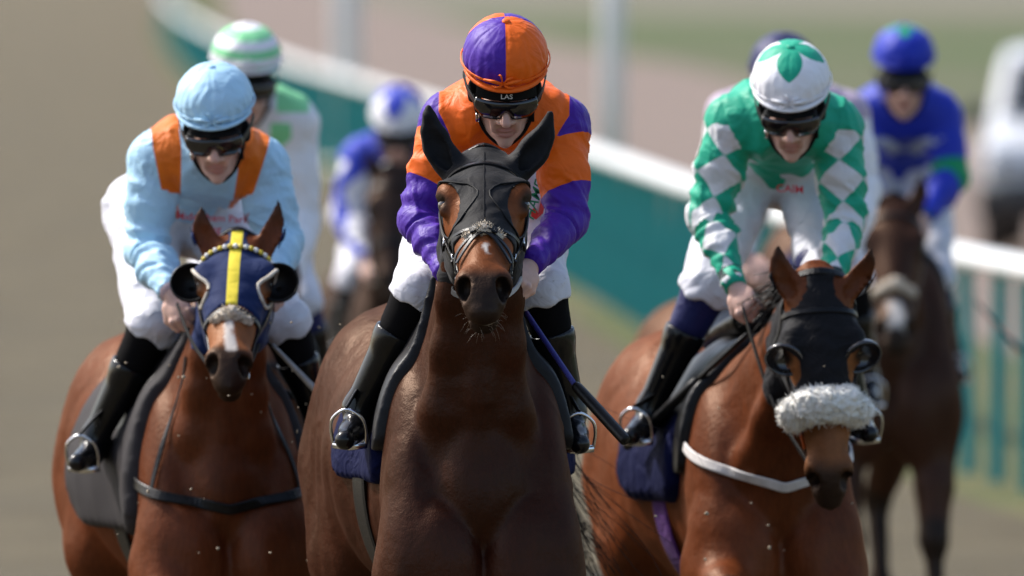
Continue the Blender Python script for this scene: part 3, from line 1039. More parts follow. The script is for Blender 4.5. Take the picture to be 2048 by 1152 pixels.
    for s in (-1, 1):
        r = np.linalg.norm((q - (s * .045, .08, -.04)) / (.025, .03, .022), axis=1)
        lip = np.maximum(lip, sstep(1.3, .3, r) * .22)
    inh = (np.abs(q) < .2).all(1)
    hair = np.where(inh, sstep(.0, -.03, q[:, 1]) * sstep(-.085, -.06, q[:, 2]), 0)
    stub = np.where(inh, sstep(-.06, -.085, q[:, 2]) * sstep(.03, .05, q[:, 1]) * .12, 0)
    mesh_obj('body', V, Q, sp.get('skin') or SKIN, root, attrs={'lip': lip, 'hair': np.maximum(hair, stub)})
    # ---- jersey -------------------------------------------------------------------
    jo = sp.get('loose', .008)
    je = limbs(jo)
    je.append(cone(chest + np.array([0, 0, .03]), chest * .45 + neck0 * .55, .075, .066, k=.04))
    cut = [(J['wr' + sd], unit(J['wr' + sd] - J['el' + sd])) for sd in 'LR']
    hem = unit(J['hip'] - chest)
    hemp = J['hip'] - hem * sp.get('hem', .06)
    def region(V):
        d = np.full(len(V), -1.0)
        for w_, n_ in cut:
            near = np.linalg.norm(V - w_, axis=1)
            d = np.maximum(d, np.where(near < .12, (V - w_) @ n_, -1))
        d = np.maximum(d, np.where(np.abs((V - J['hip']) @ lat) < .30, (V - hemp) @ hem, -1) if sp.get('hemcut', True) else -1)
        return d
    V, Q = isosurf(je, hb, region=region, relax=1)
    K.jeprims = je
    def limbparam(V):
        """arm coordinate t (0 shoulder, 1 elbow, 2 wrist; -1 torso), side, angle, distance"""
        T = np.full(len(V), -1.0); SD = np.zeros(len(V)); AN = np.zeros(len(V)); best = point_eval([je[0]], V)
        best = np.minimum(best, .3)
        for s, sd in ((-1, 'L'), (1, 'R')):
            sh, el, wr = J['sh' + sd], J['el' + sd], J['wr' + sd]
            for o_, a_, b_, r_ in ((0, sh, el, .060), (1, el, wr, .042)):
                e = b_ - a_; t = (V - a_) @ e / (e @ e); tc = np.clip(t, 0, 1)
                v = V - a_ - tc[:, None] * e
                d = np.linalg.norm(v, axis=1) - r_
                m = d < best
                best = np.where(m, d, best)
                T[m] = o_ + tc[m]; SD[m] = s
                ex = unit(e); fr = unit(np.array([0, -1, 0]) - ex * -ex[1]); si = np.cross(ex, fr)
                AN[m] = np.arctan2(v[m] @ si, v[m] @ fr)
        return T, SD, AN, best
    T, SD, AN, _ = limbparam(V)
    N = normals(V, Q)
    # cloth folds: rings near the elbows, long drags on the torso
    fa = sp.get('fold', .0075)
    ringw = np.where(T >= 0, .35 + sstep(.55, .95, T) * sstep(1.9, 1.05, T) * .9, .35)
    nz = vnoise(V, (9, 9, 9), 21)
    ring = np.sin((T * 26 + nz * 4.0 + AN * 1.3)) * .5 + np.sin(T * 41 + nz * 5 + AN * 2.1) * .3
    dragv = np.sin((V @ lat) * 55 + vnoise(V, (6, 6, 6), 33) * 6) * .35 + vnoise(V, (16, 16, 16), 8) * .5
    arm = (T >= 0)
    nb = vnoise(V, 5.5, 17)
    ringm = sstep(-.4, .5, nb)
    disp = fa * np.where(arm, ring * ringw * (.35 + .65 * ringm), dragv)
    disp += fa * .8 * vnoise(V, 13, 5)
    # sharp creases
    L_ = np.where(arm[:, None], np.stack([T * 5.5 + AN * .55, AN * .9 + T * 1.3, SD * 7.7], 1), V @ np.array([[9, 3, 0], [0, 5, 3], [2, 0, 12.0]]))
    rid = np.clip(1 - np.abs(vnoise(L_, 1.0, 41)) * 2.2, 0, 1) ** 2
    rid2 = np.clip(1 - np.abs(vnoise(L_ * 2.1 + 3.3, 1.0, 42)) * 2.4, 0, 1) ** 2
    disp += fa * (1.3 * rid + .6 * rid2) * (.45 + .55 * sstep(-.5, .6, vnoise(V, 4, 19)))
    V = V + N * disp[:, None]
    bl = (V - chest) @ lat                        # lateral coordinate
    down = (V - chest) @ unit(J['hip'] - chest)
    tu = {}
    for s, sd in ((-1, 'L'), (1, 'R')):
        e = J['el' + sd] - J['sh' + sd]
        tu[sd] = ((V - J['sh' + sd]) @ e / (e @ e), s * ((V - J['sh' + sd]) @ lat))
    ctx = dict(tu=tu, V=V, T=T, S=SD, A=AN, lat=bl, down=down, N=N, chest=chest, J=J, q=(V - hc) @ Mh / hs)
    attrs = sp['pattern'](ctx) if sp.get('pattern') else {}
    K.jersey = mesh_obj('jersey', V, Q, sp['silk'], root, attrs=attrs)
    K.chest, K.lat = chest, lat
    # cuffs
    for s, sd in ((-1, 'L'), (1, 'R')):
        el, wr = J['el' + sd], J['wr' + sd]; ax = unit(wr - el)
        v, f = tube_mesh([wr - ax * .045, wr - ax * .02, wr + ax * .012], [.037, .035, .034], k=16)
        mesh_obj('cuff', v, f, sp.get('cuff') or sp['silk'], K.jersey, attrs={})
    # ---- breeches -----------------------------------------------------------------
    bo = .010
    br = legs(bo, .10)
    br.append(loft(spine[:3], lat, spW[:3] + bo * .5, spU[:3] + bo * .5, spD[:3] + bo * .5, n=8, k=.05))
    kcut = []
    for sd in 'LR':
        kn, an = J['knee' + sd], J['ankle' + sd]
        kcut.append((kn, unit(an - kn)))
    top = J['hip'] * .45 + chest * .55
    def regb(V):
        d = np.minimum((V - top) @ -hem, V[:, 2] - (J['hip'][2] - .04))
        for (kn, n_) in kcut:
            m = np.linalg.norm(V - kn, axis=1) < .17
            d = np.where(m, np.maximum(d, (V - kn) @ n_ - .030 + .006 * np.sin(V[:, 0] * 90)), d)
        return d
    V, Q = isosurf(br, hb, region=regb, relax=1)
    N = normals(V, Q)
    d_ = .0045 * (np.sin(V[:, 2] * 60 + vnoise(V, 8, 2) * 5) * .5 + vnoise(V, 18, 3) + .6 * vnoise(V, 34, 9))
    V = V + N * d_[:, None]
    K.breeches = mesh_obj('breeches', V, Q, BREECHES, root)
    K.brprims = br
    # ---- gaiters and boots ----------------------------------------------------------
    for s, sd in ((-1, 'L'), (1, 'R')):
        kn, an, to = J['knee' + sd], J['ankle' + sd], J['toe' + sd]
        m = kn * .72 + an * .28
        pr = [cone(kn + unit(J['hip'] - kn) * .08, kn, .074, .070, k=.02), cone(kn, m, .070, .061, k=.02)]
        V, Q = isosurf(pr, max(hb, .006)); mesh_obj('knee_sleeve', V, Q, sp.get('knee') or BLACKCLOTH, root)
        pr = shins(sd, .002)
        bt = kn * .66 + an * .34
        nn = unit(kn - an)
        V, Q = isosurf(pr, max(hb * .8, .005), region=lambda V: (V - bt) @ nn, relax=1)
        bo_ = mesh_obj('boot', V, Q, BOOT, root)
        v, f = torus_mesh(bt - nn * .006, unit(np.cross(nn, (0, 1, .2))), unit(np.cross(nn, np.cross(nn, (0, 1, .2)))), .0585, .0585, .004, n=28)
        mesh_obj('boot_top', v, f, BOOT, bo_)
        K.__dict__['toe' + sd] = to
    # ---- helmet ---------------------------------------------------------------------
    dc = (0, -.008, .088)
    dome = [ell(Hf(*dc), np.array((.108, .128, .099)) * hs, Mh, k=0)]
    def hreg(V):
        q = (V - hc) @ Mh / hs
        return (.066 + .10 * np.clip(-q[:, 1], -.2, .2) * .35 - q[:, 2])
    V, Q = isosurf(dome, max(hh, .0035), region=hreg, relax=1)
    N = normals(V, Q)
    q = (V - hc) @ Mh / hs - np.array(dc)
    th = np.arctan2(q[:, 0], q[:, 1]); hi_ = q[:, 2]
    dome_r = np.sqrt(q[:, 0] ** 2 + q[:, 1] ** 2)
    nz2 = vnoise(V, 22, 5)
    low = sstep(.05, -.02, hi_)
    d_ = sp.get('capfold', .0022) * (np.sin(th * 26 + nz2 * 3) * (.25 + .75 * low) * .6 + vnoise(V, 40, 3) * .6)
    # panel seams
    d_ -= .0012 * np.exp(-((np.abs((np.mod(th + math.pi / 6, math.pi / 3) - math.pi / 6)) * dome_r) / .004) ** 2)
    V = V + N * d_[:, None]
    attrs = sp['cappattern'](dict(th=th, hi=hi_, q=q, r=dome_r, nz=nz2)) if sp.get('cappattern') else {}
    cap = mesh_obj('helmet', V, Q, sp['cap'], root, attrs=attrs)
    K.cap = cap
    # peak of the helmet: a curved lip
    t = np.linspace(-1, 1, 25)
    rim_o, rim_i = [], []
    for u in t:
        an = u * 1.25
        x, f = math.sin(an) * .110, math.cos(an) * .130 - .008
        ex = math.cos(u * math.pi / 2) ** .8
        rim_i.append(Hf(x * .96, f * .96, .069 - .003 * ex)); rim_o.append(Hf(x * 1.02, f + .015 * ex, .066 - .004 * ex))
    rim_i, rim_o = np.array(rim_i), np.array(rim_o)
    up_ = Mh[:, 2] * .005
    Vp = np.concatenate([rim_i + up_, rim_o + up_ * .6, rim_o - up_ * .4, rim_i - up_])
    n_ = len(t)
    Fp = [(r_ * n_ + i, r_ * n_ + i + 1, ((r_ + 1) % 4) * n_ + i + 1, ((r_ + 1) % 4) * n_ + i) for r_ in range(4) for i in range(n_ - 1)]
    mesh_obj('peak', Vp, Fp, sp.get('peak') or sp['cap'], cap, attrs={k: np.full(len(Vp), sp.get('peakattr', {}).get(k, -1.0)) for k in attrs})
    # cap tie: band and bow
    band = []
    for u in np.linspace(-1.9, 1.9, 31):
        p = np.array([math.sin(u) * .112, math.cos(u) * .127 - .008, .080 + .006 * math.sin(u * 5) * 0])
        band.append(p)
    bp = np.array([Hf(*b_) for b_ in band]); bn = unit(bp - Hf(0, -.008, .080))
    ribbon('cap_tie', bp, bn, .007, .003, sp.get('tie') or sp['cap'], cap)
    bowm = []
    cb = Hf(sp.get('bowx', 0.0), .122, .078)
    for (dx, du, w_) in ((.052, .006, 1), (-.052, .008, 1), (.035, -.012, .7), (-.030, -.010, .7), (.028, .016, .6), (-.012, .026, .5)):
        pts = [cb, cb + Mh @ np.array([dx * .5, .010, du + .006]), cb + Mh @ np.array([dx, -.004 - abs(dx) * .2, du])]
        v, f = tube_mesh(pts, [.0045 * w_, .0055 * w_, .002], k=6, n=9)
        bowm.append((v, f))
    mesh_obj('bow', *join_meshes(bowm), sp.get('tie') or sp['cap'], cap)
    v, f = sphere_mesh(Hf(0, -.008, .088 + .099), np.array((.011, .011, .006)) * hs, Mh)
    mesh_obj('button', v, f, sp.get('button') or sp['cap'], cap, attrs={k: np.full(len(v), sp.get('btnattr', {}).get(k, -1.0)) for k in attrs})
    # harness and padding round the face
    pad = [p for p in fp if p.op == 'u']
    def preg(V):
        q = (V - hc) @ Mh / hs
        side = .060 - np.abs(q[:, 0]) + .35 * np.clip(q[:, 1] - .03, 0, 1)
        fore = np.maximum(.020 - q[:, 2], -1)
        low_ = -.045 - q[:, 2] + .2 * q[:, 1]
        return np.maximum(np.maximum(np.minimum(side, fore), low_), q[:, 2] - .095)
    V, Q = isosurf(pad, max(hh, .0035), off=.007, region=preg)
    mesh_obj('helmet_padding', V, Q, HARNESS, cap)
    for s in (-1, 1):
        pts = [Hf(s * .076, .020, -.010), Hf(s * .070, .034, -.060), Hf(s * .050, .046, -.105), Hf(s * .018, .056, -.135), Hf(0, .056, -.137)]
        tube('chin_strap', pts, .0055, HARNESS, cap, n=14)
        pts = [Hf(s * .080, -.030, -.010), Hf(s * .074, .005, -.055), Hf(s * .062, .036, -.085)]
        tube('chin_strap', pts, .005, HARNESS, cap, n=10)
        v, f = box_mesh(Hf(s * .070, .036, -.068), np.array((.005, .009, .012)), Mh)
        mesh_obj('strap_buckle', v, f, METAL if s < 0 else HARNESS, cap)
    # ---- goggles ----------------------------------------------------------------------
    gu = []
    for u in np.linspace(-1, 1, 33):
        an = u * 1.02
        top_ = .024; bot = -.024 + .020 * math.exp(-(u / .14) ** 2) + .012 * max(0, abs(u) - .72) / .28
        x, f = math.sin(an) * .084, math.cos(an) * .052 + .062
        gu.append((x, f, top_, bot))
    for nm, grow, outw, mt in (('lens', 0, .004, LENS), ('frame', .0045, 0, GOGGLEFRAME)):
        Vg = []
        for (x, f, tp, bt_) in gu:
            o = unit(np.array([x, f - .05, 0])) * outw
            for tt in np.linspace(0, 1, 6):
                bulge = math.sin(tt * math.pi) * (.006 if nm == 'lens' else 0)
                z = (tp + grow) * (1 - tt) + (bt_ - grow) * tt
                d_ = unit(np.array([x, f - .03, 0])) * bulge
                Vg.append(Hf(*(np.array([x + o[0], f + o[1], z]) + d_)))
        n_ = 6
        Fg = [(i * n_ + j, (i + 1) * n_ + j, (i + 1) * n_ + j + 1, i * n_ + j + 1) for i in range(32) for j in range(5)]
        if nm == 'lens':
            gobj = mesh_obj('goggles', Vg, Fg, mt, root)
            md = gobj.modifiers.new('thickness', 'SOLIDIFY'); md.thickness = .003
        else:
            # frame as a rolled rim following the outline
            out = [Vg[i * n_] for i in range(33)] + [Vg[i * n_ + 5] for i in range(32, -1, -1)]
            tube('frame', out + [out[0]], .0036, mt, gobj, k=6)
    for s in (-1, 1):
        pts = [Hf(s * .074, .088, .0), Hf(s * .094, .03, .008), Hf(s * .104, -.03, .02)]
        p = np.array(pts); ribbon('goggle_strap', p, np.array([Mh[:, 0] * s] * 3), .022, .003, GOGGLEFRAME, gobj, 8)
    return K

SKIN = skin_mat('fair_skin', (0.62, 0.38, 0.30))
BREECHES = fabric('white_breeches', (0.66, 0.655, 0.71), rough=.5, fold=.6, fscale=12, sheen=.0, dirt=.35)

def text_on(name, body, prims, origin, udir, vdir, size, mat, parent, shear=0.0, off=.003, font_space=1.0, extrude=.0015):
    """letters wrapped on to an implicit surface, projected along -(u x v)"""
    cu = bpy.data.curves.new(name, 'FONT')
    cu.body = body; cu.size = 1.0; cu.align_x = 'CENTER'; cu.align_y = 'CENTER'; cu.shear = shear; cu.space_character = font_space
    cu.resolution_u = 3
    cu.offset = .012
    ob = bpy.data.objects.new(name, cu)
    COL.objects.link(ob)
    me = bpy.data.meshes.new_from_object(ob.evaluated_get(bpy.context.evaluated_depsgraph_get()))
    bpy.data.objects.remove(ob)
    V = np.array([v.co[:] for v in me.vertices]); Fs = [list(p.vertices) for p in me.polygons]
    bpy.data.meshes.remove(me); bpy.data.curves.remove(cu)
    u, v = unit(udir), unit(vdir); n = np.cross(u, v)
    W = np.asarray(origin) + np.outer(V[:, 0] * size, u) + np.outer(V[:, 1] * size, v)
    if prims is not None:
        W, _ = shoot(prims, W - n * .12, n, .30, off)
    return mesh_obj(name, W, Fs, mat, parent, smooth=False)
# ------------------------------------------------------------------ tack
def shell_obj(name, prims, h, off, region, box, mat, parent, attrs=None, disp=None):
    V, Q = isosurf(prims, h, off, region, box)
    if disp is not None:
        V = V + normals(V, Q) * disp(V)[:, None]
    return mesh_obj(name, V, Q, mat, parent, attrs=attrs(V) if attrs else None)

def headq(H, V):
    return (V - H.poll) @ H.M / H.HS

def hood(H, mat, h, ears, low, eyes, side=-.30, attrs=None, off=.005, nose=.36, name='hood'):
    """stretch hood over the head; eyes: half axes of the eye openings; low: s where the front edge ends"""
    def region(V):
        q = headq(H, V); x, s, n = q.T
        r = s - (low + .10 * np.clip(np.abs(x) - .02, 0, .1) - .35 * np.clip(-n - .06, 0, .3) * (1 if side > -.25 else -.15))
        r = np.maximum(r, -.045 - s + .5 * np.clip(-n - .05, 0, .2) * 0)
        r = np.maximum(r, side - n)
        for sg in (-1, 1):
            e = np.sqrt(((x - sg * .10) / .05) ** 2 + ((s - eyes[2]) / eyes[0]) ** 2 + ((n - eyes[3]) / eyes[1]) ** 2)
            r = np.maximum(r, (1 - e) * .04)
        if ears:      # the ears have covers of their own
            for (b_, ax, ln, lat, fo) in H.ears:
                t = (V - b_) @ ax; rr = np.linalg.norm(V - b_ - np.outer(np.clip(t, 0, ln), ax), axis=1)
                r = np.where((rr < .075) & (t > -.01), np.minimum(r, -.01), r)
        else:
            for (b_, ax, ln, lat, fo) in H.ears:
                t = (V - b_) @ ax; rr = np.linalg.norm(V - b_ - np.outer(np.clip(t, 0, ln), ax), axis=1)
                r = np.maximum(r, np.where(t > -.03, .049 * H.HS - rr, -1))
        return r
    P8 = np.array([H.Hd(x, s, n) for x in (-.16, .16) for s in (-.06, .46) for n in (-.30, .08)])
    if ears: P8 = np.concatenate([P8, [b_ + ax * (ln + .03) for (b_, ax, ln, lat, fo) in H.ears]])
    pr = H.headprims if not ears else [p for p in H.headprims]
    if ears:
        pr = pr + [cone(b_ - ax * .0, b_ + ax * ln * .55, .030 * H.HS, .028 * H.HS, k=.02) for (b_, ax, ln, lat, fo) in []]
    return shell_obj(name, H.prims, h, off, region, (P8.min(0) - .02, P8.max(0) + .02), mat, H.root, attrs,
                     disp=lambda V: .0018 * (vnoise(V, 24, 4) + .6 * np.sin(V[:, 2] * 120 + vnoise(V, 12, 6) * 5)))

def bridle(H, mat=None, brow=None, noseband='plain', grak=None, ringmat=None, cheek=(.06, .47), bits=True, det=True):
    mat = mat or LEATHER
    b = head_strap(H, 'bridle', [(.045, -92), (.015, -80), (-.030, -50, -.11), (-.040, 0, -.12), (-.030, 50, -.11), (.015, 80), (.045, 92)], .022, mat, H.root, off=.008)
    o = head_strap(H, 'browband', [(.078, a) for a in (-85, -60, -35, 0, 35, 60, 85)], .017, mat, b, off=.007)
    for s in (-1, 1):
        head_strap(H, 'cheekpiece', [(.05, s * 92), (.15, s * 100), (.27, s * 102), (.38, s * 100), (cheek[1], s * 105)], .016, mat, b, off=.007)
        head_strap(H, 'throat_lash', [(.03, s * 95), (.10, s * 115), (.17, s * 140), (.22, s * 168, -.1)], .012, mat, b, off=.006)
        if det:
            for sq in (.26, .34, .42):
                p, nr = head_path(H, [(sq, s * 101)], .011)
                M = np.stack([np.cross(nr[0], H.M[:, 1]), H.M[:, 1], nr[0]], 1)
                v, f = torus_mesh(p[0], M[:, 0], M[:, 1], .012, .014, .0022, k=6, n=14)
                mesh_obj('buckle', v, f, METAL, b)
                v, f = box_mesh(p[0] + H.M[:, 1] * .026, (.010, .006, .004), M)
                mesh_obj('keeper', v, f, mat, b)
        if bits:
            c, nr = head_path(H, [(.485, s * 122)], .010)
            v, f = torus_mesh(c[0] + H.M[:, 1] * .01, H.M[:, 1], H.M[:, 2], .024, .024, .0034, k=8, n=22)
            mesh_obj('bit_ring', v, f, ringmat or METAL, b)
            H.__dict__['bit%d' % s] = c[0] + H.M[:, 1] * .01
    if noseband == 'plain':
        head_strap(H, 'noseband', [(.36, a) for a in (-150, -110, -75, -40, 0, 40, 75, 110, 150)], .022, mat, b, off=.005)
    if noseband == 'grakle':
        for s in (-1, 1):
            head_strap(H, 'noseband', [(.375, s * 8), (.395, s * 35), (.425, s * 60), (.46, s * 84), (.475, s * 115)], .013, grak or mat, b, off=.006)
            head_strap(H, 'noseband', [(.372, -s * 6), (.395, s * 14), (.425, s * 34), (.452, s * 58)], .013, mat, b, off=.008)
            head_strap(H, 'noseband', [(.36, s * 6), (.345, s * 40), (.315, s * 75), (.29, s * 100)], .013, mat, b, off=.005)
    if noseband in ('plain', 'grakle'):
        head_strap(H, 'curb_strap', [(.475, -118), (.49, -150, -.10), (.495, 180, -.10), (.49, 150, -.10), (.475, 118)], .016, mat, b, off=.005)
    H.bridle = b
    return b

def reins(H, K, mat, width=.018, sag=.03, n=16):
    for s, sd in ((-1, 'L'), (1, 'R')):
        a = getattr(H, 'bit%d' % s)
        w = H.tolocal(K.J['wr' + sd] + K.loc + unit(K.J['wr' + sd] - K.J['el' + sd]) * .07)
        pts = [a, a * .55 + w * .45 + np.array([s * .012, .02, -sag]), w]
        nr = np.array([[s, -.2, .1]] * 3, float)
        ribbon('rein', pts, nr, width, .005, mat[(s + 1) // 2] if isinstance(mat, tuple) else mat, H.bridle, n)

def saddlery(H, K, h, cloth, flap, cloth_reg, flap_reg, girth=None, seat=True, clothoff=.012, flapoff=.024, irons=True, hang=None):
    """saddle cloth and saddle flaps follow the horse's back; regions in body design (y0, y1, z bottom, slope)"""
    S = H.S
    dz = lambda V: (V - H.B(0, 0, 0)) / S
    def mk(r):
        y0, y1, zb, sl, front = r
        def region(V):
            q = dz(V)
            yy = q[:, 1] - sl * (1.62 - q[:, 2])
            e = np.maximum(y0 + front * np.clip(1.5 - q[:, 2], 0, 1) - yy, yy - y1)
            e = np.maximum(e, zb - q[:, 2])
            # rounded lower corner
            cx = np.clip(np.abs(yy - (y0 + y1) / 2) - ((y1 - y0) / 2 - .07), 0, 1); cz = np.clip(zb + .07 - q[:, 2], 0, 1)
            return np.maximum(e, np.sqrt(cx * cx + cz * cz) - .07) * S
        lo = H.B(-.46, y0 - .25, zb - .03); hi = H.B(.46, y1 + .35, 1.85)
        return region, (lo, hi)
    out = {}
    tr = H.trunk + [H.bodyprims[len(H.trunk)]]
    if cloth is not None:
        rg, bx = mk(cloth_reg)
        out['cloth'] = shell_obj('saddle_cloth', tr, h, clothoff, rg, bx, cloth, H.root,
                                 disp=lambda V: .007 * vnoise(V, 8, 3) + (hang or 0) * sstep(1.45, 1.2, dz(V)[:, 2]))
    rg, bx = mk(flap_reg)
    sad = shell_obj('saddle', tr, h, flapoff, rg, bx, flap, H.root, disp=lambda V: .003 * vnoise(V, 7, 9))
    out['saddle'] = sad
    if seat:
        pr = [loft([H.B(0, -.12, 1.68), H.B(0, 0, 1.66), H.B(0, .2, 1.62), H.B(0, .36, 1.64), H.B(0, .44, 1.68)], (1, 0, 0),
                   np.array([.07, .09, .11, .14, .10]) * S, np.array([.05, .05, .05, .05, .04]) * S, np.array([.045, .03, .03, .04, .03]) * S, n=10)]
        V, Q = isosurf(pr, max(h, .01)); mesh_obj('seat', V, Q, LEATHER, sad)
    rays = [((0, .02, 1.2), (math.sin(a), 0, -math.cos(a))) for a in np.linspace(-1.7, 1.7, 21)]
    p, nr = body_path(H, rays, .010)
    ribbon('girth', p, nr, .09, .006, girth or LEATHER, sad, 60)
    if irons and K is not None:
        for s, sd in ((-1, 'L'), (1, 'R')):
            to = K.J['toe' + sd] + K.loc; an = K.J['ankle' + sd] + K.loc
            fd = unit(to - an); fd[2] *= .3; fd = unit(fd)
            c = to - unit(to - an) * .055 + np.array([0, 0, -.030])
            ltr = unit(np.cross(fd, (0, 0, 1)))
            upv = unit(np.array([0, 0, 1.0]) + fd * .35)
            ltr = ltr * .82
            arch = [c - ltr * .056 - upv * .012, c - ltr * .060 + upv * .035, c - ltr * .046 + upv * .070, c + upv * .092, c + ltr * .046 + upv * .070, c + ltr * .060 + upv * .035, c + ltr * .056 - upv * .012]
            m1 = tube_mesh([H.tolocal(q) for q in arch], .0048, k=8, n=26)
            m2 = tube_mesh([H.tolocal(q) for q in (c - ltr * .058 - upv * .014, c - upv * .018, c + ltr * .058 - upv * .014)], [.010, .012, .010], k=8)
            mesh_obj('stirrup_iron', *join_meshes([m1, m2]), METAL, sad)
            a0 = H.B(s * .16, -.02, 1.58)
            p0, n0 = shoot(tr, [H.B(0, -.02, 1.45)], [(s * 1.0, 0, .1)], .6, .03)
            top = H.tolocal(c + upv * .092)
            ribbon('stirrup_leather', [p0[0], (p0[0] + top) / 2 + np.array([s * .01, 0, 0]), top], np.array([[s, 0, .2]] * 3), .022, .005, LEATHER, sad, 8)
    return out

def eye_cup(H, s, mat, parent, r=.052, c=(.098, .175, -.035), open_dir=(.25, .55, .8), cut=100, rim=None, squash=1.0):
    a = unit(H.M @ (np.array(open_dir) * (s, 1, 1)))
    e1 = unit(np.cross(a, H.M[:, 1])); e2 = np.cross(a, e1)
    cc = H.Hd(s * c[0], c[1], c[2])
    th = np.linspace(.02, R(cut), 9); n = 24
    V = []
    for t in th:
        for j in range(n):
            f = j / n * 2 * math.pi
            V.append(cc + r * H.HS * (-math.cos(t) * a * .85 + math.sin(t) * (math.cos(f) * e1 + math.sin(f) * e2 * squash)))
    Fs = [(i * n + j, i * n + (j + 1) % n, (i + 1) * n + (j + 1) % n, (i + 1) * n + j) for i in range(8) for j in range(n)]
    o = mesh_obj('blinker_cup', V, Fs, mat, parent)
    md = o.modifiers.new('thickness', 'SOLIDIFY'); md.thickness = .005; md.offset = 0
    return o

def eye_piping(H, s, eyes, mat, parent, w=.006):
    pts, O, Dn = [], [], []
    for t in np.linspace(0, 2 * math.pi, 29):
        O.append(H.Hd(0, eyes[2] + eyes[0] * 1.03 * math.cos(t), eyes[3] + eyes[1] * 1.0 * math.sin(t)))
        Dn.append(H.M @ np.array([s, 0, .05]))
    p, nr = shoot(H.prims, O, Dn, .2, .006)
    tube('piping', p, w, mat, parent, k=6)

def fleece_roll(name, H, pts, rad, mat, parent, h=.004, amp=.007, freq=70):
    """woolly roll along points"""
    pr = [cone(a, b, ra, rb, k=.02) for a, b, ra, rb in zip(pts[:-1], pts[1:], rad[:-1], rad[1:])]
    V, Q = isosurf(pr, h)
    N = normals(V, Q)
    V = V + N * (amp * (np.abs(vnoise(V, freq, 3)) * 1.2 + .7 * vnoise(V, freq * 2.1, 5) + 1.1 * vnoise(V, freq * .35, 6)))[:, None]
    o = mesh_obj(name, V, Q, mat, parent)
    # loose wool ends
    g = np.random.default_rng(5)
    idx = g.integers(0, len(V), min(1600, len(V) // 4))
    ch = []
    for i in idx:
        d = unit(N[i] + g.normal(0, .5, 3)); b0 = V[i] - N[i] * .002
        ch.append(([b0, b0 + d * .006 + g.normal(0, .002, 3), b0 + d * .012 + g.normal(0, .003, 3)], [.0016, .0012, .0005]))
    tag(strands('wool', ch, mat, o), kind='stuff')
    return o
# ------------------------------------------------------------------ the place
def strip(name, edges, z, mat, kind='structure', n=None):
    """sheet between two polylines given as (y, x_left, x_right)"""
    V, Fs = [], []
    for (y, a, b) in edges: V += [(a, y, z), (b, y, z)]
    for i in range(len(edges) - 1): Fs.append((2 * i, 2 * i + 1, 2 * i + 3, 2 * i + 2))
    return tag(mesh_obj(name, V, Fs, mat, None, smooth=False), kind=kind)

def ground_mat(name, c1, c2, scale, c3=None, rough=.9, bump=.4, bscale=25):
    m, nt, b, N, Lk = _nodes(name)
    n1 = _noise(nt, scale, 6, .62)
    n2 = _noise(nt, scale * 14, 5, .7)
    add = N.new('ShaderNodeMath'); add.operation = 'MULTIPLY_ADD'
    Lk.new(n2.outputs['Fac'], add.inputs[0]); add.inputs[1].default_value = .6
    Lk.new(n1.outputs['Fac'], add.inputs[2])
    mr = N.new('ShaderNodeMapRange'); mr.inputs['From Min'].default_value = .5; mr.inputs['From Max'].default_value = 1.1
    Lk.new(add.outputs[0], mr.inputs['Value'])
    c = _mix(nt, mr.outputs[0], _rgb(nt, c1), _rgb(nt, c2))
    if c3:
        n3 = _noise(nt, scale * .3, 3)
        mr2 = N.new('ShaderNodeMapRange'); mr2.inputs['From Min'].default_value = .45; mr2.inputs['From Max'].default_value = .65
        Lk.new(n3.outputs['Fac'], mr2.inputs['Value'])
        c = _mix(nt, mr2.outputs[0], c, _rgb(nt, c3))
    Lk.new(c, b.inputs['Base Color'])
    b.inputs['Roughness'].default_value = rough
    b.inputs['Specular IOR Level'].default_value = .2
    _bump(nt, b, _noise(nt, bscale, 6, .7).outputs['Fac'], bump, .05)
    return m

# the running rail in plan: depth, x
RAIL = np.array([(30, 5.9), (45, 3.85), (50, 3.28), (58, 2.40), (64, 1.85), (76, 1.16), (90, .52), (120, -1.15), (153, -3.0), (200, -5.2), (260, -7.6), (340, -10.4), (480, -14.5), (700, -20)])
def rail_x(y): return np.interp(y, RAIL[:, 0], RAIL[:, 1])
ys = [-30, 20, 30, 45, 50, 58, 64, 76, 90, 120, 153, 200, 260, 340, 480, 700, 1500]
rx = lambda y: float(rail_x(y)) if 30 <= y <= 700 else float(np.interp(y, [-30, 30, 700, 1500], [12.5, 5.9, -20, -44]))
strip('ground', [(-60, -900, 900), (5000, -2500, 2500)], -.012, ground_mat('far_ground', (.13, .122, .085), (.18, .165, .12), .05))
strip('sand_track', [(y, rx(y) - 34, rx(y) - .35) for y in ys], 0.0, ground_mat('track_sand', (.066, .053, .031), (.195, .160, .098), 1.1, (.122, .102, .065), bump=.8))
strip('grass_verge', [(y, rx(y) - .35, rx(y) + 2.2) for y in ys], -.004, ground_mat('verge_grass', (.05, .064, .020), (.11, .12, .04), 1.3, (.125, .11, .052)))
PATH_R = lambda y: float(np.interp(y, [-30, 60, 100, 167, 223, 276, 330, 500, 1500], [12, 10.4, 9.4, 6.9, 4.9, 3.1, .2, -6, -34]))
strip('path', [(y, rx(y) + 2.2, PATH_R(y)) for y in ys], -.004, ground_mat('path_gravel', (.165, .125, .103), (.235, .182, .153), .5))
strip('infield_grass', [(y, PATH_R(y), PATH_R(y) + 90) for y in ys if y < 400] + [(430, PATH_R(430), PATH_R(430) + 90)], -.004, ground_mat('infield_turf', (.050, .080, .024), (.090, .115, .042), .12, (.115, .108, .066)))

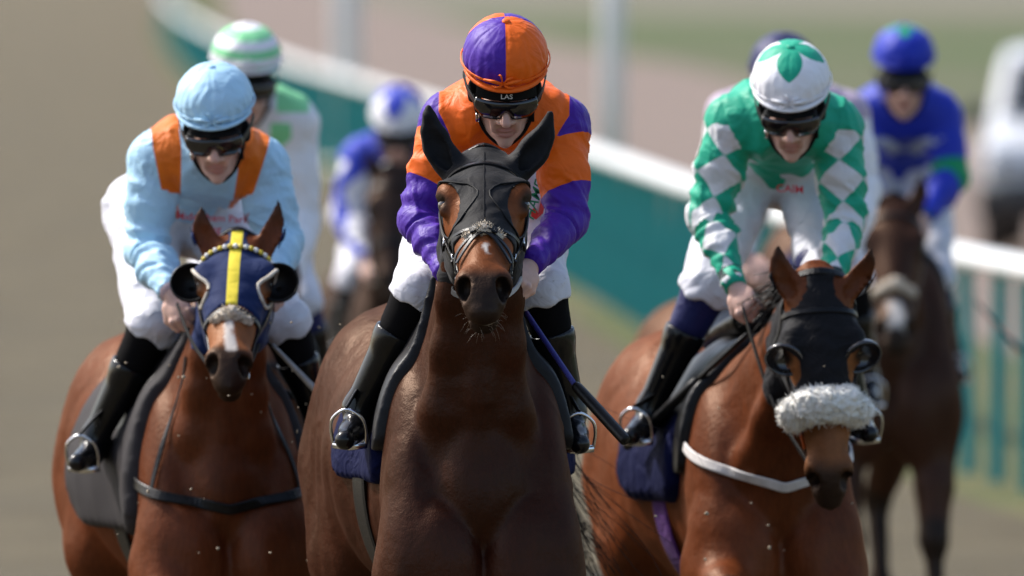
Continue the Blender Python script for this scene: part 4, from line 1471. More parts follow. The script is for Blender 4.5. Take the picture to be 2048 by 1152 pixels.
# rail: white capping on posts, teal uprights below
WHITEP = plain('white_plastic', (.80, .81, .80), .4, vary=.05)
TEAL = plain('teal_plastic', (.025, .31, .30), .45, vary=.12, vscale=3)
rail = empty('running_rail', (2.40, 58, 0), 0, 'long white topped running rail with teal uprights curving along the track', 'rail')
ro = np.array([2.40, 58, 0])
yy = np.concatenate([np.arange(36, 160, 4), np.arange(160, 700, 15)])
prof = np.array([(-.075, 0), (-.09, .035), (-.06, .075), (0, .09), (.06, .075), (.09, .035), (.075, 0), (.0, -.02)])
V, Fs = [], []
for y in yy:
    for (u, z) in prof: V.append((rx(y) + u - ro[0], y - ro[1], 1.10 + z))
k = len(prof)
for i in range(len(yy) - 1):
    for j in range(k): Fs.append((i * k + j, i * k + (j + 1) % k, (i + 1) * k + (j + 1) % k, (i + 1) * k + j))
mesh_obj('capping', V, Fs, WHITEP, rail)
slat_v, slat_f = box_mesh((0, 0, .53), (.040, .010, .53))
slat_me = None
sy = np.arange(46.3, 560, 1.02)
near, far = sy[(sy > 48)][:300], sy[(sy > 48)][300:]
for y in near:
    if slat_me is None:
        o = mesh_obj('upright', slat_v, slat_f, TEAL, rail, smooth=False); slat_me = o.data
    else:
        o = link(bpy.data.objects.new('upright', slat_me), rail)
    o.location = (rx(y) - ro[0], y - ro[1], .03 + .012 * math.sin(y * 37))
    o.rotation_euler = (R(.8) * math.sin(y * 91), R(1.0) * math.sin(y * 53), R(3))
V = np.concatenate([slat_v + np.array([rx(y) - ro[0], y - ro[1], .03]) for y in far])
Fs = [tuple(i + m * len(slat_v) for i in f) for m in range(len(far)) for f in slat_f]
tag(mesh_obj('distant_uprights', V, Fs, TEAL, rail, smooth=False), kind='stuff')
# tall white poles
def pole(px, d, side, w, label):
    x = (px - 1024) / FPX * d
    r = empty('white_pole', (x, d, 0), 0, label, 'pole', 'white poles beside the rail')
    v, f = tube_mesh([(0, 0, 0), (0, 0, 2.4), (0, 0, 4.8), (0, 0, 4.86)], [w, w * .97, w * .94, w * .6], k=20)
    mesh_obj('shaft', v, f, WHITEP, r)
    v, f = tube_mesh([(0, 0, 0), (0, 0, .06), (0, 0, .1)], [w * 1.7, w * 1.7, w * 1.1], k=20)
    mesh_obj('base_collar', v, f, WHITEP, r)
pole(1224, 94, 1, .095, 'nearer tall white pole, behind the rail right of the leading rider')
pole(692, 138, 1, .16, 'farther white pole above the rail, between the hooped cap and the leader')

# a white vehicle on the path beyond the rail
def vehicle(px, d, label):
    x = (px - 1024) / FPX * d
    r = empty('parked_van', (x + .9, d, 0), R(-6), label, 'van')
    WP, GL, BK = plain('white_car_paint', (.72, .73, .75), .25, coat=.5, vary=.03), plain('car_glass', (.03, .035, .04), .08, vary=.05), plain('black_trim', (.02, .02, .022), .5)
    W = .90
    side = np.array([(-.0, .42), (.02, .80), (.10, 1.00), (.95, 1.12), (1.65, 1.72), (1.85, 1.80), (4.2, 1.82), (4.35, 1.70), (4.42, .9), (4.42, .42)])
    V, Fs = [], []
    for s in (-1, 1):
        for (y, z) in side: V.append((s * W * (1 if z < 1.15 else .9), y, z))
    n = len(side)
    for i in range(n - 1): Fs.append((i, i + 1, n + i + 1, n + i))
    Fs += [tuple(range(n))[::-1], tuple(n + i for i in range(n)), (n - 1, 0, n, 2 * n - 1)]
    b = mesh_obj('body', V, Fs, WP, r, smooth=False)
    md = b.modifiers.new('bevel', 'BEVEL'); md.width = .07; md.segments = 3
    f0, f1 = np.array([(-.76, 1.03, 1.20), (.76, 1.03, 1.20), (.70, 1.60, 1.67), (-.70, 1.60, 1.67)]), None
    mesh_obj('windscreen', f0 + np.array([0, -.02, .03]), [(0, 1, 2, 3)], GL, r, smooth=False)
    for s in (-1, 1):
        q = np.array([(s * .905, 1.35, 1.18), (s * .905, 2.4, 1.18), (s * .83, 2.4, 1.68), (s * .83, 1.75, 1.68)]); mesh_obj('side_window', q, [(0, 1, 2, 3)], GL, r, smooth=False)
        v, f = box_mesh((s * 1.02, 1.25, 1.22), (.10, .05, .09), bev=.5); mesh_obj('mirror', v, f, BK, r)
        v, f = box_mesh((s * .68, -.02, .82), (.16, .05, .09), bev=.5); mesh_obj('headlight', v, f, plain('lamp_glass', (.5, .52, .55), .1), r)
        for yw in (.85, 3.5):
            v, f = tube_mesh([(s * .70, yw, .34), (s * .92, yw, .34)], [.34, .34], k=24); w = mesh_obj('wheel', v, f, BK, r)
            v, f = tube_mesh([(s * .92, yw, .34), (s * .935, yw, .34)], [.2, .18], k=16); mesh_obj('rim', v, f, METAL, w)
    v, f = box_mesh((0, -.04, .48), (.92, .10, .16), bev=.4); mesh_obj('bumper', v, f, BK, r)
    v, f = box_mesh((0, -.03, .72), (.42, .04, .08), bev=.3); mesh_obj('grille', v, f, BK, r)
vehicle(1962, 100, 'white van parked beyond the rail at the right edge')

# kicked-up sand
g = np.random.default_rng(21); parts = []
for i in range(52):
    px, py, dd = g.uniform(230, 720), g.uniform(640, 1130), g.uniform(32.2, 33.4)
    if i > 36: px, py, dd = g.uniform(1250, 1760), g.uniform(640, 1140), g.uniform(32.2, 33.4)
    r = g.uniform(.0018, .0052) * (1.8 if g.random() < .12 else 1)
    v, f = sphere_mesh((0, 0, 0), 1, n=6, m=5)
    v = v * (r * g.uniform(.6, 1.3, 3)) * (1 + .3 * vnoise(v, 1.7, i)[:, None])
    parts.append((v + P(px, py, dd), f))
tag(mesh_obj('kicked_up_sand', *join_meshes(parts), plain('damp_sand', (.42, .34, .24), .9)), 'pale flecks of sand thrown up around the horses', kind='stuff')
# ------------------------------------------------------------------ cast: leading horse and rider
COAT_A = coat('dark_bay_coat', (0.029, 0.0056, 0.0018), (0.009, 0.0065, 0.006), tan=(0.16, 0.045, 0.013))
NAVYCLOTH = fabric('navy_cloth', (0.004, 0.006, 0.036), rough=.8, sheen=.0, spec=.08, fold=.5)
FLAP_A = plain('saddle_leather', (0.014, 0.013, 0.014), .42, bump=.25, bscale=160, vary=.2, spec=.2)
A = build_horse(dict(label='dark bay horse in a plain black hood with covered ears, leading the field', px=922, depth=31.6, yaw=6.2, S=1.05, h=.008, lift=.02,
     poll=(968, 302, 30.95), pitch=59, hyaw=0, roll=0, hs=1.04, ears=((857, 216, .0), (1100, 229, .0)),
     fore=('planted', 'folded'), hind=('back', 'planted'), coat=COAT_A, snip=True, blaze=(.012, .005, .42, .455)))
OR, PU = (0.86, 0.135, 0.006), (0.065, 0.014, 0.30)
def patA(c):
    m = np.full(len(c['V']), -.3)
    for sd in 'LR':
        t, o = c['tu'][sd]
        low = np.where((c['T'] >= 1) & (c['S'] == (-1 if sd == 'L' else 1)), 1.0, 0)
        t = np.maximum(t, low)
        sl = t + 1.0 * o
        a = np.minimum(.20 - sl, (o - .022 + .17 * np.minimum(t, .2)) * 3)
        a = np.maximum(a, np.where(c['T'] >= 0, sl - .70, -1))
        m = np.where(o > -.13, np.maximum(m, a), m)
    return {'m1': m * .25}
def capA(c):
    q = c['q']
    return {'m1': np.where(q[:, 1] > -.03, -(q[:, 0] + .003), (q[:, 0] + .003))}
d = 31.6
KA = build_rider(dict(label='person in orange and purple silks with a quartered orange and purple cap', h=(.006, .004), nod=30, turn=2, tilt=0, loose=.004, hem=.17,
  J=dict(helmet=(1011, 113, d - .42), hip=(985, 340, d + .32), shL=(893, 245, d - .22), shR=(1122, 250, d - .22), elL=(842, 440, d - .30), elR=(1132, 442, d - .30),
   wrL=(893, 545, d - .5), wrR=(1062, 530, d - .5), kneeL=(838, 585, d - .2), kneeR=(1082, 580, d - .2), ankleL=(716, 815, d - .12), ankleR=(1142, 822, d - .12),
   toeL=(690, 880, d - .26), toeR=(1160, 888, d - .26)),
  silk=fabric('orange_purple_silk', OR, [('m1', PU)]), cap=fabric('orange_purple_cap', OR, [('m1', PU)], fold=.3), pattern=patA, cappattern=capA,
  tie=fabric('orange_tape', OR), cuff=fabric('purple_cuff', PU), bowx=-.01))
hoodA = hood(A, fabric('black_stretch', (0.006, 0.0055, 0.0065), rough=.7, sheen=.05, fold=.25, spec=.2), .0055, True, .352, (.088, .062, .215, -.042))
HOODEDGE = plain('hood_binding', (.004, .004, .0045), .6, spec=.2)
for s in (-1, 1): eye_piping(A, s, (.088, .060, .215, -.042), HOODEDGE, hoodA, w=.0028)
p_, n_ = head_path(A, [(t, 0) for t in np.linspace(.0, .35, 9)], .0062)
ribbon('seam', p_, n_, .0035, .0016, HOODEDGE, hoodA, 24)
bA = bridle(A, noseband='grakle')
pA = [A.Hd(x, s, n) for x, s, n in ((-.038, .372, .012), (0, .365, .026), (.038, .372, .012))]
p_, n_ = head_path(A, [(.372, -30), (.367, 0), (.372, 30)], .002)
fleece_roll('noseband_pad', A, p_, [.009, .013, .009], FLEECE_DIRTY, bA, h=.0035, amp=.003, freq=130)
head_strap(A, 'noseband_patch', [(.372, -22), (.368, 0), (.372, 22)], .026, LEATHER, bA, off=.013, thick=.005)
reins(A, KA, (HARNESS, GREYSTRAP), .015, sag=0)
saddlery(A, KA, .009, NAVYCLOTH, FLAP_A, (-.17, .28, 1.19, -.12, .0), (-.30, .10, 1.27, -.14, .05), clothoff=.014, hang=.012)
tail(A, 640, swing=(.66, .12), length=.86, drop=.52)
g = np.random.default_rng(3); ch = []
for i in range(24):
    p0, nn = head_path(A, [(g.uniform(.54, .60), g.uniform(95, 265), -.10)], .0)
    dv = unit(nn[0] + g.normal(0, .35, 3)); ln = g.uniform(.012, .042)
    ch.append(([p0[0], p0[0] + dv * ln * .5, p0[0] + dv * ln + np.array([0, 0, -.008])], [.0004, .0003, .00015]))
tag(strands('whiskers', ch, WHISKER, A.root), kind='stuff')
lt = plain('lettering_white', (.7, .7, .7), .5)
vb = [(math.sin(a) * .086, math.cos(a) * .054 + .064) for a in np.linspace(-1.05, 1.05, 25)]
vp = np.array([KA.Hf(x, f, .044) for x, f in vb]); vn = np.array([unit(KA.Hf.M @ np.array([math.sin(a), math.cos(a), .15])) for a in np.linspace(-1.05, 1.05, 25)])
ribbon('visor_band', vp, vn, .034, .003, HARNESS, KA.cap)
text_on('lettering', 'LAS', None, KA.Hf(0, .1255, .043), KA.Hf.M[:, 0], KA.Hf.M[:, 2], .021, lt, KA.cap)
w0, w1, w2 = P(1052, 625, 31.25), P(1150, 770, 31.05), P(1252, 882, 30.9)
wr = empty('riding_whip', w2, 0, 'black padded riding whip with blue handle slanting from the leading rider', 'whip')
tube('shaft', [w0 - w2, w1 - w2], .008, plain('blue_grip', (.03, .03, .2), .5, bump=.6, bscale=300), wr, n=12)
tube('pad', [w1 - w2, (w1 - w2) * .9, (w1 - w2) * .1, w2 - w2], [.009, .016, .0165, .014], LEATHER, wr, n=18)

# sponsor patch on the thigh
GT, RT = plain('green_lettering', (.01, .30, .14), .6), plain('red_lettering_b', (.62, .03, .02), .6)
o = P(1071, 398, 31.4) - KA.loc
text_on('lettering', 'HAMES', KA.brprims, o, (.30, 0, 1), (-1, 0, .30), .040, GT, KA.breeches, shear=.3, off=.009)
zz = [(1062, 418), (1070, 412), (1076, 424), (1082, 396), (1090, 404), (1086, 424), (1072, 436), (1062, 430)]
Wp, _ = shoot(KA.brprims, np.array([P(x, y, 31.7) - KA.loc for x, y in zz]), [(0, -1, 0)], .45, .007)
mesh_obj('red_patch', Wp, [tuple(range(8))[::-1]], RT, KA.breeches, smooth=False)
# ------------------------------------------------------------------ cast: the rest of the field
WHITE, NAVY = (0.82, 0.81, 0.84), (0.014, 0.017, 0.085)
def solid(name, col, **k): return fabric(name, col, **k)

# left: bay in navy hood, rider in pale blue ------------------------------------------
COAT_B = coat('bright_bay_coat', (0.100, 0.0235, 0.0070), (0.014, 0.009, 0.007), tan=(.24, .085, .03))
B_ = build_horse(dict(label='bright bay horse in a navy hood with a yellow stripe and black eye cups', px=405, depth=33.7, yaw=9.5, S=.972, h=.011, lift=.0,
     poll=(474, 470, 33.1), pitch=54, hyaw=-2, roll=0, hs=1.02, ears=((405, 408, .02), (556, 395, .02)),
     fore=('folded', 'planted'), hind=('planted', 'back'), coat=COAT_B, blaze=(0, .016, .40, .53)))
LB, ORB = (0.42, 0.66, 0.84), (0.72, 0.16, 0.012)
def patB(c):
    v = c['N'][:, 1]
    zr = c['V'][:, 2] - c['chest'][2]
    m = .036 + .10 * np.clip(zr, -.2, .05) - np.abs(np.abs(c['lat']) - (.120 + .16 * np.clip(zr, -.2, .1)))
    m = np.where((c['T'] > .35), -.1, m)
    m = np.minimum(m, .17 + (c['V'][:, 2] - c['chest'][2]))
    return {'m1': m}
d = 33.7
KB = build_rider(dict(label='person in pale blue silks with orange braces and a pale blue cap', h=(.007, .0048), nod=26, turn=-3, tilt=-2, loose=.009, head=1.05, fold=.010,
  J=dict(helmet=(428, 200, d - .40), hip=(350, 425, d + .28), shL=(312, 322, d - .18), shR=(522, 335, d - .16), elL=(292, 500, d - .20), elR=(562, 480, d - .18),
   wrL=(342, 585, d - .42), wrR=(545, 560, d - .40), handL=(362, 632, d - .46), kneeL=(305, 655, d - .15), kneeR=(570, 650, d - .15), ankleL=(190, 875, d - .06), ankleR=(640, 850, d - .06),
   toeL=(155, 925, d - .20), toeR=(668, 900, d - .20)),
  silk=fabric('pale_blue_silk', LB, [('m1', ORB)]), cap=fabric('pale_blue_cap', LB, fold=.4), pattern=patB, tie=fabric('pale_blue_tape', LB), capfold=.003, palmL=(-.5, -.6, .6)))
NAVYHOOD = fabric('navy_hood_cloth', (0.007, 0.018, 0.075), [('m1', (0.72, 0.58, 0.05))], rough=.75, fold=.3, spec=.15, sheen=.05)
eyB = (.064, .046, .200, -.052)
hB = hood(B_, NAVYHOOD, .007, False, .335, eyB, attrs=lambda V: {'m1': .017 - np.abs(headq(B_, V)[:, 0]) - np.where(headq(B_, V)[:, 2] < -.03, 1, 0)})
PIPE = plain('cream_piping', (.62, .55, .45), .7)
for s in (-1, 1):
    eye_piping(B_, s, eyB, PIPE, hB)
    eye_cup(B_, s, BLUECUP, hB, r=.060, c=(.128, .182, -.034), open_dir=(.05, .45, .85), cut=92)
bB = bridle(B_, noseband='plain', det=False)
p_, n_ = head_path(B_, [(.385, -38), (.378, 0), (.385, 38)], .006)
fleece_roll('noseband_pad', B_, p_, [.011, .015, .011], FLEECE_DIRTY, bB, h=.005, amp=.006, freq=90)
YB, WB = plain('yellow_bead', (.70, .52, .04), .35), plain('white_bead', (.75, .74, .72), .35)
p_, n_ = head_path(B_, [(.078, a) for a in np.linspace(-85, 85, 21)], .012)
for i in range(21):
    v, f = sphere_mesh(p_[i], .0085, n=10, m=7); mesh_obj('bead', v, f, YB if i % 2 else WB, bB)
reins(B_, KB, HARNESS, .011, sag=.0)
GREYFLAP = plain('grey_saddle_cloth', (0.034, 0.030, 0.031), .7, bump=.25, bscale=240, vary=.1, spec=.15)
saddlery(B_, KB, .011, GREYFLAP, LEATHER, (-.30, .46, 1.06, -.10, .0), (-.22, .10, 1.30, -.10, .05), clothoff=.02, hang=.02)
rays = [((0, -.35, 1.17), (math.sin(a), -math.cos(a), -.17 + .20 * abs(a))) for a in np.linspace(-2.0, 2.0, 25)]
p_, n_ = body_path(B_, rays, .008)
bg = ribbon('breast_girth', p_, n_, .031, .006, LEATHER, B_.root, 70)
for s in (-1, 1):
    pts = [((0, -.35, 1.18 + z), (s * .95, -.62, .2)) for z in np.linspace(-.05, .38, 8)]
    p_, n_ = body_path(B_, pts, .008); ribbon('strap', p_, n_, .016, .004, LEATHER, bg, 20)
TXR, TXB = plain('red_lettering', (.55, .05, .07), .6), plain('blue_lettering', (.05, .18, .50), .6)
ch = KB.chest
def chest_text(K, body, dx, dz, size, mat, name='lettering', shear=0):
    o = K.chest + K.lat * dx + np.array([0, -.14, dz])
    return text_on(name, body, K.jeprims, o, K.lat, (0, .55, 1), size, mat, K.jersey, shear=shear, off=.012)
chest_text(KB, 'Middleham Park', .022, -.10, .033, TXR)
chest_text(KB, 'Racing', .005, -.132, .033, TXR)
tail(B_, 120, swing=(.1, .5), length=.7)
w0, w1 = P(545, 690, d - .5), P(655, 805, d - .6)
ww = empty('riding_whip', w1, 0, 'dark riding whip beside the pale blue rider, pointing down towards the leader', 'whip')
tube('shaft', [w0 - w1, (w0 - w1) * .5, w1 - w1], [.006, .008, .011], GREYSTRAP, ww, n=10)

# right: bay in black hood with sheepskin noseband, rider in green and white diamonds -----
COAT_C = coat('bay_coat', (0.118, 0.029, 0.0085), (0.014, 0.009, 0.007), tan=(.21, .078, .028))
C_ = build_horse(dict(label='bay horse in a black hood with glossy black eye cups and a white sheepskin noseband', px=1492, depth=33.8, yaw=10.0, S=.97, h=.011, lift=.0,
     poll=(1640, 568, 32.9), pitch=14, hyaw=4, roll=-2, hs=1.05, ears=((1556, 487, .03), (1745, 490, .03)),
     fore=('raised', 'folded'), hind=('planted', 'planted'), coat=COAT_C, neck=(.02, -.46, 1.50), neckw=1.05))
GR = (0.012, 0.36, 0.22)
def patC(c):
    T, A = c['T'], c['A']
    a, b = T * 2.2 + A * 3 / (2 * math.pi) + .25, T * 2.2 - A * 3 / (2 * math.pi) + .25
    m = np.sin(math.pi * a) * np.sin(math.pi * b)
    return {'m1': np.where(T < .03, -.2, m) * .02, 'm2': .012 - np.abs(T - 1.88) * .2 - np.where(T < 1, 1, 0)}
def capC(c):
    tri = np.abs(np.mod(c['th'] / (2 * math.pi / 4) + .5, 1) - .5) * 2
    return {'m1': c['hi'] - (.048 + .048 * tri)}
d = 33.8
KC = build_rider(dict(label='person in green silks with green and white diamond sleeves and a white cap', h=(.007, .0048), nod=30, turn=-4, tilt=0, loose=.006, head=1.05, fold=.0095,
  J=dict(helmet=(1582, 158, d - .55), hip=(1558, 330, d + .22), shL=(1462, 250, d - .30), shR=(1672, 258, d - .30), elL=(1418, 430, d - .30), elR=(1688, 440, d - .30),
   wrL=(1470, 570, d - .48), wrR=(1662, 575, d - .50), handL=(1505, 635, d - .55), kneeL=(1412, 580, d - .12), kneeR=(1652, 570, d - .12), ankleL=(1300, 815, d - .06), ankleR=(1712, 815, d - .06),
   toeL=(1262, 872, d - .20), toeR=(1738, 868, d - .20)),
  silk=fabric('green_diamond_silk', GR, [('m1', (.70, .69, .70)), ('m2', (.03, .05, .05))]), cap=fabric('white_green_cap', WHITE, [('m1', GR)], fold=.2), pattern=patC, cappattern=capC,
  tie=fabric('white_tape', WHITE), cuff=fabric('green_cuff', GR), button=fabric('green_button', GR), knee=fabric('navy_knee', NAVY), hem=.10, palmL=(-.6, -.5, .6)))
hC = hood(C_, fabric('black_hood_cloth', (0.006, 0.0055, 0.007), rough=.75, fold=.6, spec=.2, sheen=.05), .007, False, .325, (.066, .050, .222, -.048))
for s in (-1, 1):
    eye_cup(C_, s, plain('glossy_black_cup', (0.02, 0.019, 0.02), .16, coat=.6, vary=.05), hC, r=.056, c=(.112, .215, -.022), open_dir=(.25, .75, .55), cut=90)
bC = bridle(C_, noseband=None, det=False)
p_, n_ = head_path(C_, [(.368, -88), (.362, -60), (.355, -30), (.352, 0), (.355, 30), (.362, 60), (.368, 88)], .022)
fleece_roll('sheepskin_noseband', C_, p_, [.034, .042, .046, .047, .046, .042, .034], FLEECE, bC, h=.0055, amp=.008, freq=55)
ORS = plain('orange_rubber', (.75, .13, .02), .5)
head_strap(C_, 'bit_guard', [(.37, -70), (.41, -78), (.455, -92)], .026, ORS, bC, off=.004)
reins(C_, KC, LEATHER, .013)
saddlery(C_, KC, .011, NAVYCLOTH, LEATHER, (-.12, .30, 1.15, -.10, .0), (-.26, .16, 1.22, -.14, .08), clothoff=.018, hang=.03,
         girth=fabric('purple_girth', (0.075, 0.016, 0.14), rough=.7))
rays = [((0, -.35, 1.22), (math.sin(a), -math.cos(a), -.10 + .26 * abs(a))) for a in np.linspace(-1.7, 1.7, 25)]
p_, n_ = body_path(C_, rays, .010)
ribbon('breast_girth', p_, n_, .029, .006, WHITESTRAP, C_.root, 70)
# lettering on the hem
chest_text(KC, 'CAIM', .02, -.125, .034, plain('red_hem_lettering', (.60, .02, .04), .6))
tail(C_, 120, swing=(.1, .5), length=.7)
# bunched mane between the ears and along the crest
gm = np.random.default_rng(9); chm = []
for i in range(170):
    t = gm.uniform(0, 1)
    k = t * 3.2; j = int(k) + 2; fr = k - int(k)
    cpt = C_.neckC[6 - (j - 2)] * (1 - fr) + C_.neckC[max(5 - (j - 2), 0)] * fr
    up = np.array([-.25, .35, 1.0]); p0, nn = shoot(C_.bodyprims, [cpt], [up], .45, -.005)
    dv = np.array([-.9 + gm.normal(0, .3), gm.normal(.1, .3), .25 + gm.normal(0, .3)]) * gm.uniform(.04, .09)
    q = p0[0] + gm.normal(0, .01, 3)
    chm.append((catmull([q, q + dv * .5 + np.array([0, 0, .02]), q + dv + np.array([-.01, 0, -.02])], 7), np.linspace(.0028, .001, 7)))
tag(strands('mane', chm, HAIR, C_.root), kind='stuff')
w0, w1 = P(1495, 668, d - .45), P(1258, 888, d + .0)
ww = empty('riding_whip', w1, 0, 'black riding whip carried along the saddle by the rider in green diamonds', 'whip')
tube('shaft', [w0 - w1, (w0 - w1) * .6, (w0 - w1) * .55, (w0 - w1) * .02, w1 - w1], [.007, .009, .015, .016, .010], LEATHER, ww, n=16)

# behind right: dark horse, rider in royal blue -------------------------------------------
COAT_D = coat('dark_brown_coat', (0.036, 0.014, 0.008), (0.010, 0.008, 0.007))
D_ = build_horse(dict(label='dark brown horse with a pale muzzle behind the sheepskin noseband horse', px=1738, depth=43.5, yaw=6.0, S=1.07, h=.016, lift=-.04, wide=1.0,
     poll=(1785, 400, 42.7), pitch=42, hyaw=0, roll=0, ears=((1735, 335, .03), (1838, 340, .03)),
     fore=('planted', 'planted'), hind=('back', 'planted'), coat=COAT_D, blaze=(0, .03, .46, .56)))
RB, EG = (0.016, 0.035, 0.42), (0.006, 0.27, 0.10)
def patD(c):
    return {'m1': np.where(c['T'] > .2, .16 - np.abs(c['T'] - .95), -.1) * .3}
d = 43.5
KD = build_rider(dict(label='person in royal blue silks with green sleeve bands and a blue and green cap', h=(.013, .007), nod=14, turn=0, tilt=0, loose=.014,
  J=dict(helmet=(1808, 106, d - .42), hip=(1800, 330, d + .3), shL=(1738, 230, d - .2), shR=(1880, 232, d - .2), elL=(1712, 350, d - .3), elR=(1900, 352, d - .28),
   wrL=(1752, 430, d - .5), wrR=(1848, 436, d - .5), kneeL=(1712, 540, d - .15), kneeR=(1868, 560, d - .15), ankleL=(1665, 700, d - .06), ankleR=(1905, 715, d - .06), toeL=(1655, 750, d - .20), toeR=(1922, 752, d - .20)),
  silk=fabric('royal_blue_silk', RB, [('m1', EG)]), cap=fabric('royal_blue_cap', RB, [('m1', EG)]), pattern=patD, tie=fabric('blue_tape', RB),
  cappattern=lambda c: {'m1': c['hi'] - .088 + .012 * np.cos(c['th'] * 4)}, knee=fabric('navy_knee_b', NAVY)))
bD = bridle(D_, noseband=None, det=False)
p_, n_ = head_path(D_, [(.40, -50), (.39, 0), (.40, 50)], .006)
fleece_roll('noseband_pad', D_, p_, [.018, .024, .018], FLEECE_DIRTY, bD, h=.008, amp=.006, freq=60)
reins(D_, KD, LEATHER); saddlery(D_, KD, .018, NAVYCLOTH, LEATHER, (-.15, .46, 1.12, -.10, .0), (-.26, .16, 1.26, -.12, .05))
tail(D_, 80)
EMB = plain('emblem_grey', (.38, .40, .48), .6)
for s in (-1, 1):
    o = KD.chest + np.array([0, -.16, -.13])
    wing = [o, o + np.array([s * .06, 0, .045]), o + np.array([s * .15, 0, .05]), o + np.array([s * .11, 0, .02]), o + np.array([s * .05, 0, -.02])]
    Wp, _ = shoot(KD.jeprims, np.array(wing) + np.array([0, .15, 0]), [(0, -1, 0)], .35, .008)
    mesh_obj('wing_emblem', Wp, [tuple(range(5)) if s > 0 else tuple(range(5))[::-1]], EMB, KD.jersey, smooth=False)
w0, w1 = P(1950, 600, d - .3), P(2044, 705, d - .35)
ww = empty('riding_whip', w1, 0, 'thin riding whip held out beside the royal blue rider, near the white rail', 'whip')
tube('shaft', [w0 - w1, (w0 - w1) * .5, w1 - w1], [.005, .007, .012], plain('brown_whip', (.16, .12, .10), .5), ww, n=10)

# hidden behind the diamonds: navy cap ------------------------------------------------------
COAT_E = coat('brown_coat', (0.080, 0.030, 0.014), (0.012, 0.009, 0.008))
E_ = build_horse(dict(label='brown horse almost hidden behind the rider in green diamonds', px=1490, depth=39.5, yaw=7.0, S=.96, h=.02, lift=-.06,
     poll=(1600, 560, 39.4), pitch=40, ears=((1570, 510, .03), (1640, 510, .03)), fore=('planted', 'folded'), hind=('planted', 'back'), coat=COAT_E, neck=(.1, -.4, 1.55)))
LILAC = (0.45, 0.36, 0.47)
def patE(c):
    return {'m1': np.where(c['T'] >= .12, .1, -.1), 'm2': np.where((c['T'] < .12) & (np.abs(c['lat']) > .06), .1, -.1) * np.ones(len(c['V']))}
d = 39.5
KE = build_rider(dict(label='person in white sleeves and a navy cap behind the rider in green diamonds', h=(.013, .007), nod=22, turn=0, loose=.014,
  J=dict(helmet=(1567, 130, d - .45), hip=(1560, 340, d + .25), shL=(1462, 232, d - .2), shR=(1690, 232, d - .2), elL=(1432, 400, d - .22), elR=(1722, 380, d - .22),
   wrL=(1492, 515, d - .45), wrR=(1690, 520, d - .45), handL=(1525, 548, d - .5), kneeL=(1445, 545, d - .15), kneeR=(1700, 560, d - .15), ankleL=(1370, 740, d - .06), ankleR=(1735, 760, d - .06), toeL=(1355, 790, d - .20), toeR=(1745, 800, d - .20)),
  silk=fabric('navy_white_silk', NAVY, [('m1', WHITE), ('m2', LILAC)]), cap=fabric('navy_cap', NAVY), pattern=patE, tie=fabric('navy_tape', NAVY), handsize=1.15))
bridle(E_, noseband='plain', det=False); reins(E_, KE, LEATHER)
saddlery(E_, KE, .02, BLACKCLOTH, LEATHER, (-.15, .46, 1.12, -.10, .0), (-.26, .16, 1.26, -.12, .05))

# behind left: hooped cap ---------------------------------------------------------------------
COAT_F = coat('liver_coat', (0.060, 0.024, 0.013), (0.012, 0.009, 0.008))
F_ = build_horse(dict(label='dark horse almost hidden behind the navy hooded horse', px=490, depth=38.6, yaw=5.0, S=1.0, h=.02, lift=-.05, wide=.9,
     poll=(540, 560, 37.8), pitch=40, ears=((505, 500, .03), (575, 500, .03)), fore=('planted', 'folded'), hind=('planted', 'back'), coat=COAT_F))
LG = (0.26, 0.70, 0.34)
def patF(c):
    top = c['V'][:, 2] - c['chest'][2]
    m = np.minimum(.055 - np.abs(np.abs(c['lat']) - .125), top - .035)
    m = np.where(c['T'] > .4, -.1, m)
    fr = np.minimum(.035 - np.abs(np.abs(c['lat']) - .085), -np.abs(top + .06) + .06)
    return {'m1': np.maximum(m, np.where(c['T'] < 0, fr, -.1))}
d = 38.6
KF = build_rider(dict(label='person in white silks with green epaulettes and a green and white hooped cap', h=(.012, .0065), nod=14, turn=6, loose=.014,
  J=dict(helmet=(493, 110, d - .40), hip=(480, 420, d + .3), shL=(440, 245, d - .2), shR=(585, 245, d - .2), elL=(420, 420, d - .2), elR=(600, 440, d - .2),
   wrL=(460, 560, d - .42), wrR=(572, 575, d - .42), kneeL=(440, 610, d - .15), kneeR=(600, 610, d - .15), ankleL=(400, 780, d - .06), ankleR=(648, 745, d - .06), toeL=(390, 820, d - .20), toeR=(655, 800, d - .20)),
  silk=fabric('white_green_silk', WHITE, [('m1', LG)]), cap=fabric('hooped_cap', WHITE, [('m1', LG)]), pattern=patF, tie=fabric('white_tape_b', WHITE), knee=fabric('navy_knee_c', NAVY),
  cappattern=lambda c: {'m1': np.sin((c['hi'] - .012) * 2 * math.pi / .052) * .01}))
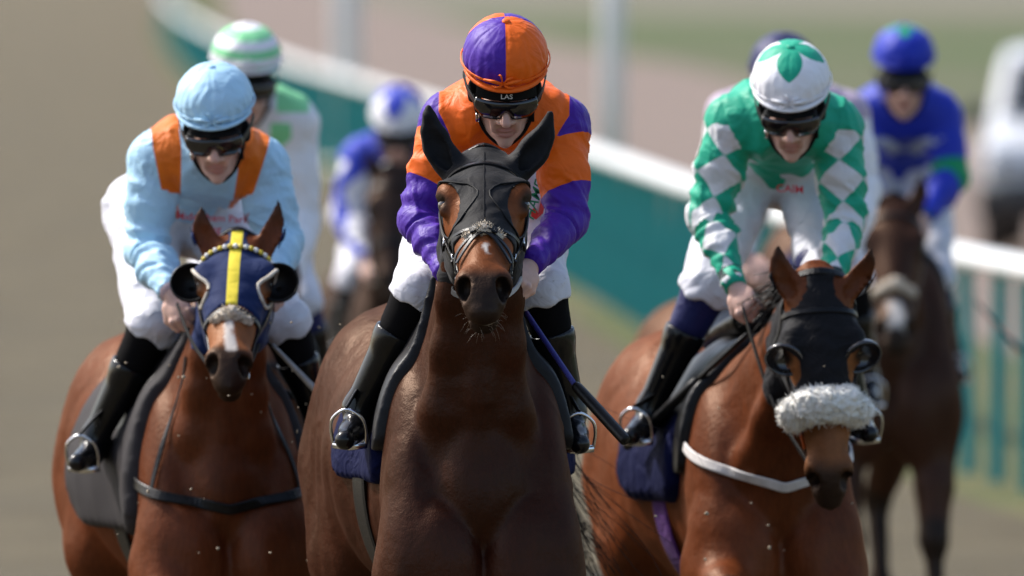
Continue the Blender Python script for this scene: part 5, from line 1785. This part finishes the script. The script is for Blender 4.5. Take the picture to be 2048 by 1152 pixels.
bridle(F_, noseband='plain', det=False); reins(F_, KF, LEATHER)
saddlery(F_, KF, .02, NAVYCLOTH, LEATHER, (-.15, .46, 1.12, -.10, .0), (-.26, .16, 1.26, -.12, .05))

# far back: blue and white ----------------------------------------------------------------------
COAT_G = coat('black_brown_coat', (0.022, 0.013, 0.011), (0.009, 0.008, 0.008))
G_ = build_horse(dict(label='near black horse trailing between the pale blue rider and the leader', px=790, depth=49.0, yaw=3.0, S=.95, h=.02, lift=-.12, wide=.9,
     poll=(782, 340, 48.3), pitch=30, ears=((743, 284, .03), (818, 288, .03)), fore=('planted', 'folded'), hind=('planted', 'back'), coat=COAT_G, neckw=.9))
BB = (0.03, 0.055, 0.48)
def patG(c):
    A = c['A']
    st = np.abs(np.mod(A / (math.pi) + .15 * np.sin(c['T'] * 7) + .3, 1) - .5) - .18
    return {'m1': np.where(c['T'] >= .12, st * .06, -.1)}
def capG(c):
    tri = np.abs(np.mod(c['th'] / (2 * math.pi / 4) + .62, 1) - .5) * 2
    return {'m1': c['hi'] - (.012 + .085 * tri)}
d = 49.0
KG = build_rider(dict(label='person in blue silks with white sleeves and a white cap with blue points', h=(.014, .0075), nod=24, turn=0, loose=.014,
  J=dict(helmet=(797, 224, d - .4), hip=(790, 420, d + .3), shL=(722, 318, d - .2), shR=(868, 318, d - .2), elL=(692, 430, d - .25), elR=(890, 430, d - .25),
   wrL=(732, 520, d - .48), wrR=(850, 520, d - .48), kneeL=(705, 560, d - .15), kneeR=(860, 560, d - .15), ankleL=(684, 690, d - .06), ankleR=(890, 690, d - .06), toeL=(676, 730, d - .20), toeR=(898, 730, d - .20)),
  silk=fabric('blue_white_silk', BB, [('m1', WHITE)]), cap=fabric('white_blue_cap', WHITE, [('m1', BB)]), pattern=patG, cappattern=capG, tie=fabric('white_tape_c', WHITE)))
bridle(G_, noseband='plain', det=False); reins(G_, KG, LEATHER)
saddlery(G_, KG, .02, BLACKCLOTH, LEATHER, (-.15, .46, 1.12, -.10, .0), (-.26, .16, 1.26, -.12, .05))
